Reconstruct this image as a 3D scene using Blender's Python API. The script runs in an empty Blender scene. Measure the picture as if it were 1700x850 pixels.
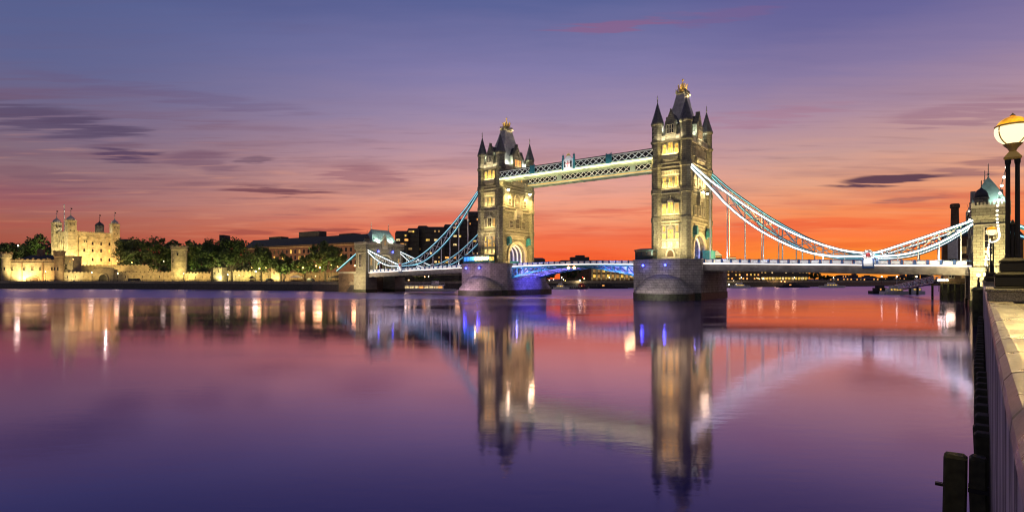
import bpy, bmesh, math, random
from mathutils import Vector, Matrix
R = random.Random(7)
scn = bpy.context.scene
COL = scn.collection
PI = math.pi
rad = math.radians

# ------------------------------------------------------------------ camera
FPX, HOR, CAMZ = 920.8, 463.08, 7.195
cd = bpy.data.cameras.new('camera')
cam = bpy.data.objects.new('camera', cd)
COL.objects.link(cam)
cam.location = (0, 0, CAMZ)
cam.rotation_euler = (rad(90), 0, 0)
cd.sensor_width = 36
cd.lens = FPX / 1700 * 36
cd.shift_y = (HOR - 425) / 1700
cd.clip_start = 0.05
cd.clip_end = 20000
scn.camera = cam

# ------------------------------------------------------------------ exposure / render settings
scn.render.engine = 'CYCLES'
scn.view_settings.view_transform = 'Standard'
scn.view_settings.look = 'None'
scn.view_settings.exposure = 0.0
scn.view_settings.gamma = 1.0
cy = scn.cycles
cy.use_denoising = True
cy.filter_width = 1.15
cy.max_bounces = 6
cy.diffuse_bounces = 3
cy.glossy_bounces = 4
cy.transmission_bounces = 4
cy.volume_bounces = 0
cy.sample_clamp_indirect = 6.0
cy.caustics_reflective = True
cy.caustics_refractive = False

# ------------------------------------------------------------------ sky
def lin(c):
    r = []
    for v in c:
        v /= 255.0
        r.append(v / 12.92 if v <= 0.04045 else ((v + 0.055) / 1.055) ** 2.4)
    return r
def lin4(c): return tuple(lin(c)) + (1.0,)

W = bpy.data.worlds.new('World')
scn.world = W
W.use_nodes = True
nt = W.node_tree
nt.nodes.clear()
def N(t, **kw):
    n = nt.nodes.new(t)
    for k, v in kw.items(): setattr(n, k, v)
    return n
def L(a, b): nt.links.new(a, b)
def setin(sock, v):
    if hasattr(v, 'is_linked') or hasattr(v, 'links'): L(v, sock)
    else: sock.default_value = v
def M_(op, a, b=None, c=None, clamp=False):
    n = N('ShaderNodeMath', operation=op); n.use_clamp = clamp
    setin(n.inputs[0], a)
    if b is not None: setin(n.inputs[1], b)
    if c is not None: setin(n.inputs[2], c)
    return n.outputs[0]
def MIX(f, a, b, bt='MIX'):
    n = N('ShaderNodeMix', data_type='RGBA', blend_type=bt)
    setin(n.inputs[0], f); setin(n.inputs[6], a); setin(n.inputs[7], b)
    return n.outputs[2]
def RAMP(f, stops, interp='EASE'):
    n = N('ShaderNodeValToRGB')
    cr = n.color_ramp
    cr.interpolation = interp
    while len(cr.elements) < len(stops): cr.elements.new(0.5)
    for e, (p, c) in zip(cr.elements, stops):
        e.position = p; e.color = c
    setin(n.inputs[0], f)
    return n.outputs[0]
def MAPR(v, a, b, c, d):
    n = N('ShaderNodeMapRange'); n.clamp = True
    n.interpolation_type = 'SMOOTHSTEP'
    setin(n.inputs[0], v)
    for i, x in zip((1, 2, 3, 4), (a, b, c, d)): n.inputs[i].default_value = x
    return n.outputs[0]
tc = N('ShaderNodeTexCoord')
sep = N('ShaderNodeSeparateXYZ'); L(tc.outputs['Generated'], sep.inputs[0])
dx, dy, dz = sep.outputs
elev = M_('MULTIPLY', M_('ARCSINE', dz), 180 / PI)        # degrees
az = M_('MULTIPLY', M_('ARCTAN2', dx, dy), 180 / PI)       # degrees, 0 = camera forward, + right
flat = M_('MULTIPLY', M_('ARCTANGENT', M_('DIVIDE', dz, M_('MAXIMUM', M_('ABSOLUTE', dy), 0.25))), 180 / PI)   # cloud sheets lie level across the river
cmbn = N('ShaderNodeCombineXYZ')
L(M_('MULTIPLY', az, 0.10), cmbn.inputs[0]); L(M_('MULTIPLY', flat, 0.95), cmbn.inputs[1])
nz = N('ShaderNodeTexNoise'); nz.inputs['Scale'].default_value = 1.0; nz.inputs['Detail'].default_value = 6
nz.inputs['Roughness'].default_value = 0.58
L(cmbn.outputs[0], nz.inputs['Vector'])
streak = nz.outputs[0]
el2 = M_('ADD', elev, M_('MULTIPLY', M_('SUBTRACT', streak, 0.5), 2.2))
fac = M_('DIVIDE', el2, 50.0, clamp=True)
def st(lst): return [(d / 50.0, lin4(c)) for d, c in lst]
centre = RAMP(fac, st([(0, (252, 104, 42)), (2.0, (247, 98, 50)), (4.2, (242, 114, 76)), (6.6, (243, 150, 116)), (9, (232, 162, 144)),
                       (12, (198, 152, 158)), (16, (160, 138, 168)), (20.5, (130, 122, 168)), (26.5, (90, 98, 150)), (36, (62, 68, 138)), (50, (44, 48, 116))]), 'LINEAR')
left = RAMP(fac, st([(0, (166, 64, 50)), (2.5, (166, 80, 64)), (4.8, (166, 100, 88)), (6.8, (154, 108, 112)), (9.5, (132, 106, 120)),
                     (13, (110, 100, 132)), (17, (93, 98, 142)), (22, (82, 94, 142)), (28, (54, 70, 124)), (38, (30, 44, 102)), (50, (22, 32, 84))]), 'LINEAR')
right = RAMP(fac, st([(0, (248, 150, 52)), (2.0, (252, 142, 50)), (4.0, (250, 120, 64)), (6, (244, 140, 88)), (8.4, (228, 160, 128)),
                      (11, (200, 154, 146)), (14.5, (170, 138, 158)), (18, (136, 120, 160)), (22, (104, 100, 152)), (32, (64, 66, 136)), (50, (44, 46, 112))]), 'LINEAR')
skyc = MIX(MAPR(az, -44, 0, 1, 0), centre, left)
skyc = MIX(MAPR(az, 10, 30, 0, 1), skyc, right)
# fine streaky cloud veil
cmb2 = N('ShaderNodeCombineXYZ')
L(M_('MULTIPLY', az, 0.06), cmb2.inputs[0]); L(M_('MULTIPLY', flat, 0.7), cmb2.inputs[1]); cmb2.inputs[2].default_value = 4.3
nz2 = N('ShaderNodeTexNoise'); nz2.inputs['Scale'].default_value = 1.0; nz2.inputs['Detail'].default_value = 7; nz2.inputs['Roughness'].default_value = 0.55
L(cmb2.outputs[0], nz2.inputs['Vector'])
band = M_('MULTIPLY', MAPR(elev, 3, 7, 0, 1), MAPR(elev, 11, 18, 1, 0.10))
veil = M_('MULTIPLY', MAPR(nz2.outputs[0], 0.47, 0.70, 0, 1), band)
veil = M_('MULTIPLY', veil, MAPR(az, -45, 15, 0.5, 0.24))
skyc = MIX(veil, skyc, lin4((118, 78, 98)))
cmb3 = N('ShaderNodeCombineXYZ')
L(M_('MULTIPLY', az, 0.16), cmb3.inputs[0]); L(M_('MULTIPLY_ADD', M_('SUBTRACT', nz2.outputs[0], .5), 2.0, M_('MULTIPLY', flat, 2.4)), cmb3.inputs[1]); cmb3.inputs[2].default_value = 9.1
nz3 = N('ShaderNodeTexNoise'); nz3.inputs['Scale'].default_value = 1.0; nz3.inputs['Detail'].default_value = 6; nz3.inputs['Roughness'].default_value = .5
L(cmb3.outputs[0], nz3.inputs['Vector'])
wisp = nz3.outputs[0]
skyc = MIX(M_('MULTIPLY', M_('MULTIPLY', MAPR(wisp, .52, .74, 0, 1), band), MAPR(az, -40, 20, .40, .22)), skyc, lin4((112, 74, 92)))
skyc = MIX(M_('MULTIPLY', M_('MULTIPLY', MAPR(wisp, .30, .46, 1, 0), MAPR(elev, 2, 5, 0, 1)), M_('MULTIPLY', MAPR(elev, 9, 14, 1, 0), .16)), skyc, lin4((250, 172, 132)))
lowband = M_('MULTIPLY', MAPR(elev, 0.5, 2.5, 0, 1), MAPR(elev, 6, 8, 1, 0))
skyc = MIX(M_('MULTIPLY', M_('MULTIPLY', MAPR(nz2.outputs[0], 0.48, 0.70, 0, 1), lowband), MAPR(az, -30, 0, 0.12, 0.4)), skyc, lin4((222, 64, 40)))
# single darker clouds: (az, elev, half width, half height, weight, colour)
warpx = M_('ADD', az, M_('MULTIPLY', M_('SUBTRACT', streak, 0.5), 7.0))
warpy = M_('ADD', M_('ADD', elev, M_('MULTIPLY', M_('SUBTRACT', streak, 0.5), 1.5)), M_('MULTIPLY', M_('SUBTRACT', wisp, 0.5), .7))
def aze(px, py):
    a = math.atan((px - 850) / FPX)
    return math.degrees(a), math.degrees(math.atan((HOR - py) / FPX * math.cos(a)))
def cloud(px, py, w, h, k, col):
    global skyc
    a, e = aze(px, py)
    gx = M_('DIVIDE', M_('SUBTRACT', warpx, a), w)
    gy = M_('DIVIDE', M_('SUBTRACT', warpy, e), h)
    g = M_('EXPONENT', M_('MULTIPLY', M_('ADD', M_('MULTIPLY', gx, gx), M_('MULTIPLY', gy, gy)), -1.0))
    g = M_('MULTIPLY', MAPR(M_('MULTIPLY', g, MAPR(wisp, .34, .62, .25, 1.25)), 0.08, 0.55, 0, 1), min(1, k * 1.12))
    skyc = MIX(g, skyc, lin4(col))
for c in [(1470, 299, 3.4, 0.40, .9, (92, 58, 76)), (1520, 329, 2.0, 0.22, .55, (150, 92, 92)), (1640, 275, 3.0, .5, .5, (130, 84, 100)),
          (205, 256, 2.2, 0.5, .75, (82, 60, 92)), (60, 200, 6.0, 1.0, .62, (84, 68, 98)), (160, 208, 3.4, .6, .4, (84, 68, 98)), (460, 316, 4.2, 0.45, .75, (112, 64, 78)),
          (610, 290, 4.0, 0.8, .45, (140, 88, 104)), (60, 290, 4, .5, .3, (110, 76, 96)), (340, 268, 2.4, .8, .4, (112, 80, 104)), (430, 266, 1.3, .3, .5, (96, 68, 92)),
          (1030, 42, 6.0, .45, .5, (144, 92, 130)), (1200, 30, 4.0, .5, .28, (130, 90, 136)), (1260, 195, 6.0, .7, .35, (170, 118, 140)), (1590, 190, 5, .8, .4, (146, 100, 124)),
          (540, 384, 3.0, .3, .6, (140, 62, 66)), (400, 386, 2.4, .3, .45, (140, 62, 66)), (1100, 350, 8, .4, .35, (220, 96, 74)), (1330, 372, 8, .5, .45, (240, 96, 56)), (300, 160, 9, .6, .25, (104, 84, 120))]:
    cloud(*c)
# the unseen sky opposite the afterglow, raised to fill-light the fronts
back = MAPR(M_('ABSOLUTE', az), 60, 120, 0, 1)
skyc = MIX(back, skyc, RAMP(M_('DIVIDE', elev, 50.0, clamp=True), [(0, (.24, .205, .205, 1)), (.4, (.19, .178, .215, 1)), (1, (.08, .085, .165, 1))], 'LINEAR'))
skyc = MIX(MAPR(elev, -6, -0.3, 1, 0), skyc, (0.03, 0.03, 0.05, 1))
nish = N('ShaderNodeTexSky')
nish.sky_type = 'NISHITA'; nish.sun_disc = False
nish.sun_elevation = rad(-1.5); nish.sun_rotation = rad(32)
bg1 = N('ShaderNodeBackground'); L(skyc, bg1.inputs[0]); bg1.inputs[1].default_value = 1.0
bg2 = N('ShaderNodeBackground'); L(nish.outputs[0], bg2.inputs[0]); bg2.inputs[1].default_value = 0.02
addn = N('ShaderNodeAddShader'); L(bg1.outputs[0], addn.inputs[0]); L(bg2.outputs[0], addn.inputs[1])
outw = N('ShaderNodeOutputWorld'); L(addn.outputs[0], outw.inputs[0])

# the sun is just under the horizon: only a trace of warm light remains
sd = bpy.data.lights.new('sun', 'SUN'); sd.energy = 0.02; sd.angle = rad(50); sd.color = (1, .55, .3)
so = bpy.data.objects.new('sun', sd); COL.objects.link(so)
so.rotation_euler = (rad(88), 0, rad(180 - 32))

# ------------------------------------------------------------------ materials
def newmat(name):
    m = bpy.data.materials.new(name); m.use_nodes = True
    t = m.node_tree
    b = t.nodes['Principled BSDF']
    return m, t, b
def simple(name, col, rough=0.7, metal=0.0, noise=0.25, nscale=1.5, spec=0.4):
    m, t, b = newmat(name)
    co = t.nodes.new('ShaderNodeTexCoord')
    nn = t.nodes.new('ShaderNodeTexNoise'); nn.inputs['Scale'].default_value = nscale; nn.inputs['Detail'].default_value = 6
    t.links.new(co.outputs['Object'], nn.inputs['Vector'])
    r = t.nodes.new('ShaderNodeValToRGB')
    r.color_ramp.elements[0].position = .3; r.color_ramp.elements[1].position = .72
    r.color_ramp.elements[0].color = tuple(c * (1 - noise) for c in col) + (1,)
    r.color_ramp.elements[1].color = tuple(min(1, c * (1 + noise)) for c in col) + (1,)
    t.links.new(nn.outputs[0], r.inputs[0]); t.links.new(r.outputs[0], b.inputs['Base Color'])
    b.inputs['Roughness'].default_value = rough; b.inputs['Metallic'].default_value = metal
    b.inputs['Specular IOR Level'].default_value = spec
    return m
def stone(name, c1, c2, cm, bw, bh, mortar=0.02, rough=0.85, stain=0.45, bump=0.4, nscale=.35):
    m, t, b = newmat(name)
    n = t.nodes; l = t.links
    co = n.new('ShaderNodeTexCoord'); s = n.new('ShaderNodeSeparateXYZ'); l.new(co.outputs['Object'], s.inputs[0])
    a = n.new('ShaderNodeMath'); a.operation = 'ADD'; l.new(s.outputs[0], a.inputs[0]); l.new(s.outputs[1], a.inputs[1])
    c = n.new('ShaderNodeCombineXYZ'); l.new(a.outputs[0], c.inputs[0]); l.new(s.outputs[2], c.inputs[1])
    br = n.new('ShaderNodeTexBrick'); l.new(c.outputs[0], br.inputs['Vector'])
    br.inputs['Color1'].default_value = c1 + (1,); br.inputs['Color2'].default_value = c2 + (1,); br.inputs['Mortar'].default_value = cm + (1,)
    br.inputs['Scale'].default_value = 1.0; br.inputs['Brick Width'].default_value = bw; br.inputs['Row Height'].default_value = bh
    br.inputs['Mortar Size'].default_value = mortar; br.inputs['Bias'].default_value = 0.0
    n1 = n.new('ShaderNodeTexNoise'); n1.inputs['Scale'].default_value = nscale; n1.inputs['Detail'].default_value = 8; n1.inputs['Roughness'].default_value = .65
    l.new(co.outputs['Object'], n1.inputs['Vector'])
    rp = n.new('ShaderNodeValToRGB'); rp.color_ramp.elements[0].position = .3; rp.color_ramp.elements[1].position = .7
    rp.color_ramp.elements[0].color = (1 - stain,) * 3 + (1,); rp.color_ramp.elements[1].color = (1 + stain * .4,) * 3 + (1,)
    l.new(n1.outputs[0], rp.inputs[0])
    mx = n.new('ShaderNodeMix'); mx.data_type = 'RGBA'; mx.blend_type = 'MULTIPLY'; mx.inputs[0].default_value = 1
    l.new(br.outputs[0], mx.inputs[6]); l.new(rp.outputs[0], mx.inputs[7]); l.new(mx.outputs[2], b.inputs['Base Color'])
    b.inputs['Roughness'].default_value = rough
    b.inputs['Specular IOR Level'].default_value = .25
    bp = n.new('ShaderNodeBump'); bp.inputs['Strength'].default_value = bump; bp.inputs['Distance'].default_value = .08
    ad = n.new('ShaderNodeMath'); ad.operation = 'MULTIPLY_ADD'; l.new(n1.outputs[0], ad.inputs[0]); ad.inputs[1].default_value = .8
    l.new(br.outputs['Fac'], ad.inputs[2])
    iv = n.new('ShaderNodeMath'); iv.operation = 'MULTIPLY'; iv.inputs[1].default_value = -1; l.new(ad.outputs[0], iv.inputs[0])
    l.new(iv.outputs[0], bp.inputs['Height']); l.new(bp.outputs[0], b.inputs['Normal'])
    return m
def glow(name, col, strength, vary=0.0, vscale=.4):
    m, t, b = newmat(name)
    b.inputs['Base Color'].default_value = tuple(min(.6, c * .5) for c in col) + (1,)
    b.inputs['Emission Color'].default_value = tuple(col) + (1,)
    b.inputs['Emission Strength'].default_value = strength
    b.inputs['Roughness'].default_value = .3
    if vary:
        n = t.nodes; l = t.links
        co = n.new('ShaderNodeTexCoord'); nn = n.new('ShaderNodeTexNoise'); nn.inputs['Scale'].default_value = vscale; nn.inputs['Detail'].default_value = 3
        l.new(co.outputs['Object'], nn.inputs['Vector'])
        mr = n.new('ShaderNodeMapRange'); mr.inputs[1].default_value = .35; mr.inputs[2].default_value = .65
        mr.inputs[3].default_value = strength * (1 - vary); mr.inputs[4].default_value = strength * (1 + vary)
        l.new(nn.outputs[0], mr.inputs[0]); l.new(mr.outputs[0], b.inputs['Emission Strength'])
    return m

MT = {}
MT['tstone'] = stone('portland_stone', (.31, .29, .21), (.22, .205, .15), (.12, .11, .085), 1.5, .7, .05, stain=.34, bump=.8, nscale=1.6)
MT['tstone_hi'] = stone('dressed_stone', (.52, .48, .37), (.44, .40, .31), (.28, .25, .19), 1.8, .7, .02, stain=.35)
MT['granite'] = stone('pier_granite', (.36, .32, .30), (.27, .245, .235), (.10, .09, .09), 2.1, .85, .05, stain=.45, bump=.8)
MT['wet'] = simple('wet_dark_masonry', (.034, .031, .026), .45, noise=.5, nscale=.8)
MT['wet_green'] = simple('weedy_masonry', (.030, .034, .016), .6, noise=.6, nscale=1.2)
MT['keep'] = stone('ragstone', (.42, .37, .26), (.32, .28, .19), (.20, .17, .12), 1.9, .9, .05, stain=.6, bump=.8, nscale=.25)
MT['curtain'] = stone('curtain_wall_stone', (.36, .30, .20), (.30, .25, .17), (.22, .18, .12), 1.5, .6, .03, stain=.45)
MT['curtain_dk'] = stone('brown_rubble_stone', (.25, .17, .11), (.20, .14, .09), (.14, .10, .07), 1.5, .6, .03, stain=.5)
MT['brick'] = stone('red_brick', (.24, .12, .075), (.20, .10, .065), (.14, .085, .06), .9, .35, .02, stain=.35)
MT['brownbrick'] = stone('brown_brick', (.20, .125, .075), (.165, .10, .06), (.10, .07, .045), .9, .35, .02, stain=.5)
MT['concrete_dk'] = simple('dark_concrete', (.055, .05, .05), .8, noise=.3, nscale=.5)
MT['far'] = simple('distant_masonry', (.05, .042, .045), .9, noise=.3, nscale=.2)
MT['spire_slate'] = simple('spire_slate', (.12, .115, .12), .6, noise=.3, nscale=1.2)
MT['slate'] = simple('slate', (.045, .048, .055), .6, noise=.35, nscale=2)
MT['lead'] = simple('roof_lead', (.46, .43, .38), .5, noise=.25, nscale=.9)
MT['copper'] = simple('green_copper', (.30, .42, .36), .55, noise=.25, nscale=.9)
MT['gold'] = simple('gilding', (.80, .56, .16), .35, metal=.25, noise=.1)
MT['iron'] = simple('dark_iron', (.014, .014, .015), .45, noise=.2, spec=.3)
MT['girder'] = simple('girder_paint', (.20, .18, .165), .6, noise=.3, nscale=.6)
MT['teal'] = simple('teal_paint', (.035, .20, .26), .4, noise=.2)
MT['blue'] = simple('blue_paint', (.03, .075, .20), .4, noise=.2)
MT['white'] = simple('white_paint', (.72, .74, .74), .45, noise=.08)
MT['palegreen'] = simple('pale_green_paint', (.34, .44, .38), .5, noise=.12)
MT['red'] = simple('red_paint', (.45, .04, .04), .45, noise=.15)
MT['timber'] = simple('weedy_timber', (.042, .044, .022), .75, noise=.6, nscale=5)
MT['wood'] = simple('brown_timber', (.11, .07, .04), .8, noise=.5, nscale=4)
MT['trunk'] = simple('bark', (.075, .06, .042), .9, noise=.4, nscale=3)
MT['asphalt'] = simple('asphalt', (.05, .05, .052), .9, noise=.3, nscale=1)
MT['paving'] = simple('paving', (.20, .18, .15), .85, noise=.3, nscale=.6)
MT['glassdk'] = simple('dark_window_glass', (.012, .012, .016), .12, noise=.1, spec=.6)
MT['boatw'] = simple('boat_paint', (.62, .60, .57), .4, noise=.15)
MT['boatd'] = simple('dark_hull_paint', (.03, .028, .032), .5, noise=.3)
MT['w_gold'] = glow('lit_window_gold', (1.0, .62, .12), .80, .8, .9)
MT['w_warm'] = glow('lit_window_warm', (1.0, .72, .32), .8, .75, .9)
MT['w_dim'] = glow('lit_window_dim', (1.0, .6, .2), .22, .6)
MT['w_orange'] = glow('lit_window_orange', (1.0, .42, .10), 1.3, .4)
MT['w_blue'] = glow('blue_screen', (.05, .25, 1.0), 1.6, .4)
MT['led'] = glow('led_white', (1.0, .86, .80), 1.7)
MT['led_c'] = glow('led_chain', (1.0, .95, .92), 2.8)
MT['led_t'] = glow('led_teal', (.42, .82, 1.0), 1.0)
MT['cabin_unlit'] = simple('unlit_teal_paint', (.012, .03, .04), .5, noise=.2)  # teal darkened in the colour itself for the unlit cabin
MT['led_y'] = glow('led_warm', (1.0, .84, .44), 3.2)
MT['led_b'] = glow('led_blue', (.10, .10, 1.0), 3.0)
MT['lampglobe'] = glow('lamp_opal', (1.0, .83, .48), 1.5)
MT['lampglobe_far'] = glow('lamp_opal_far', (1.0, .90, .62), 7)
MT['amber'] = glow('lamp_amber_glass', (1.0, .42, .015), 1.1, .5, 6)
MT['bulb'] = glow('bulb_white', (1.0, .93, .74), 3)
MT['lamp_o'] = glow('lamp_sodium', (1.0, .50, .14), 13)
MT['lamp_w'] = glow('lamp_white', (1.0, .88, .62), 13)
MT['lamp_b'] = glow('lamp_blue', (.06, .08, 1.0), 9)
MT['lamp_r'] = glow('lamp_red', (1.0, .06, .05), 6)
MT['flood'] = glow('floodlight_lens', (1.0, .85, .45), 60)

def leafmat(name, c):
    m, t, b = newmat(name)
    n = t.nodes; l = t.links
    co = n.new('ShaderNodeTexCoord'); nn = n.new('ShaderNodeTexNoise'); nn.inputs['Scale'].default_value = .35; nn.inputs['Detail'].default_value = 4
    l.new(co.outputs['Object'], nn.inputs['Vector'])
    r = n.new('ShaderNodeValToRGB'); r.color_ramp.elements[0].position = .35; r.color_ramp.elements[1].position = .65
    r.color_ramp.elements[0].color = tuple(x * .6 for x in c) + (1,); r.color_ramp.elements[1].color = tuple(x * 1.35 for x in c) + (1,)
    l.new(nn.outputs[0], r.inputs[0]); l.new(r.outputs[0], b.inputs['Base Color'])
    b.inputs['Roughness'].default_value = .65
    tr = n.new('ShaderNodeBsdfTranslucent'); l.new(r.outputs[0], tr.inputs[0])
    ms = n.new('ShaderNodeMixShader'); ms.inputs[0].default_value = .10
    l.new(b.outputs[0], ms.inputs[1]); l.new(tr.outputs[0], ms.inputs[2]); l.new(ms.outputs[0], n['Material Output'].inputs[0])
    return m
MT['leaf'] = leafmat('foliage', (.075, .115, .028))
MT['leaf_dk'] = leafmat('dark_foliage', (.05, .075, .024))

# water: long-exposure river, smooth with faint ripples
def water_mat():
    m, t, b = newmat('river_water')
    n = t.nodes; l = t.links
    n.remove(b)
    co = n.new('ShaderNodeTexCoord')
    mp = n.new('ShaderNodeMapping'); l.new(co.outputs['Object'], mp.inputs[0]); mp.inputs['Scale'].default_value = (.7, 1.7, 1); mp.inputs['Rotation'].default_value = (0, 0, rad(6))
    n1 = n.new('ShaderNodeTexNoise'); n1.inputs['Scale'].default_value = .9; n1.inputs['Detail'].default_value = 5; n1.inputs['Roughness'].default_value = .6
    l.new(mp.outputs[0], n1.inputs['Vector'])
    n2 = n.new('ShaderNodeTexNoise'); n2.inputs['Scale'].default_value = .05; n2.inputs['Detail'].default_value = 3
    l.new(mp.outputs[0], n2.inputs['Vector'])
    ad = n.new('ShaderNodeMath'); ad.operation = 'MULTIPLY_ADD'; l.new(n2.outputs[0], ad.inputs[0]); ad.inputs[1].default_value = 2.0; l.new(n1.outputs[0], ad.inputs[2])
    bp = n.new('ShaderNodeBump'); bp.inputs['Strength'].default_value = .024; bp.inputs['Distance'].default_value = .25
    l.new(ad.outputs[0], bp.inputs['Height'])
    g = n.new('ShaderNodeBsdfAnisotropic'); g.distribution = 'GGX'
    g.inputs['Roughness'].default_value = .054; g.inputs['Color'].default_value = (.76, .62, .90, 1)
    l.new(bp.outputs[0], g.inputs['Normal'])
    # the mid-river stretch beyond the piers is ruffled by the tide, the near reach is slack
    sx = n.new('ShaderNodeSeparateXYZ'); l.new(co.outputs['Object'], sx.inputs[0])
    n4 = n.new('ShaderNodeTexNoise'); n4.inputs['Scale'].default_value = 1.0; n4.inputs['Detail'].default_value = 4
    m4 = n.new('ShaderNodeMapping'); m4.inputs['Scale'].default_value = (.004, .03, 1); l.new(co.outputs['Object'], m4.inputs[0]); l.new(m4.outputs[0], n4.inputs['Vector'])
    yy_ = n.new('ShaderNodeMath'); yy_.operation = 'MULTIPLY_ADD'; l.new(n4.outputs[0], yy_.inputs[0]); yy_.inputs[1].default_value = 150; l.new(sx.outputs[1], yy_.inputs[2])
    rr_ = n.new('ShaderNodeMapRange'); rr_.interpolation_type = 'SMOOTHSTEP'; rr_.inputs[1].default_value = 165; rr_.inputs[2].default_value = 360; rr_.inputs[3].default_value = .056; rr_.inputs[4].default_value = .34
    l.new(yy_.outputs[0], rr_.inputs[0])
    n5 = n.new('ShaderNodeTexNoise'); n5.inputs['Scale'].default_value = 1.0; n5.inputs['Detail'].default_value = 5; n5.inputs['Distortion'].default_value = .6
    m5 = n.new('ShaderNodeMapping'); m5.inputs['Scale'].default_value = (.025, .11, 1); m5.inputs['Rotation'].default_value = (0, 0, rad(-14)); l.new(co.outputs['Object'], m5.inputs[0]); l.new(m5.outputs[0], n5.inputs['Vector'])
    r5 = n.new('ShaderNodeMapRange'); r5.inputs[1].default_value = .38; r5.inputs[2].default_value = .66; r5.inputs[3].default_value = -.014; r5.inputs[4].default_value = .055; l.new(n5.outputs[0], r5.inputs[0])
    a5 = n.new('ShaderNodeMath'); a5.operation = 'ADD'; l.new(rr_.outputs[0], a5.inputs[0]); l.new(r5.outputs[0], a5.inputs[1]); l.new(a5.outputs[0], g.inputs['Roughness'])
    d = n.new('ShaderNodeBsdfDiffuse'); d.inputs[0].default_value = (.007, .016, .17, 1)
    fr = n.new('ShaderNodeLayerWeight'); fr.inputs[0].default_value = .5
    rp = n.new('ShaderNodeFloatCurve'); cv = rp.mapping.curves[0]
    for q in ((.3, .05), (.6, .19), (.75, .50), (.88, .82)): cv.points.new(*q)
    cv.points[0].location = (0, .05); cv.points[-1].location = (1, .92); rp.mapping.update()
    l.new(fr.outputs['Facing'], rp.inputs['Value'])
    mx = n.new('ShaderNodeMixShader'); l.new(rp.outputs[0], mx.inputs[0]); l.new(d.outputs[0], mx.inputs[1]); l.new(g.outputs[0], mx.inputs[2])
    l.new(mx.outputs[0], n['Material Output'].inputs[0])
    return m
MT['water'] = water_mat()

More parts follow.
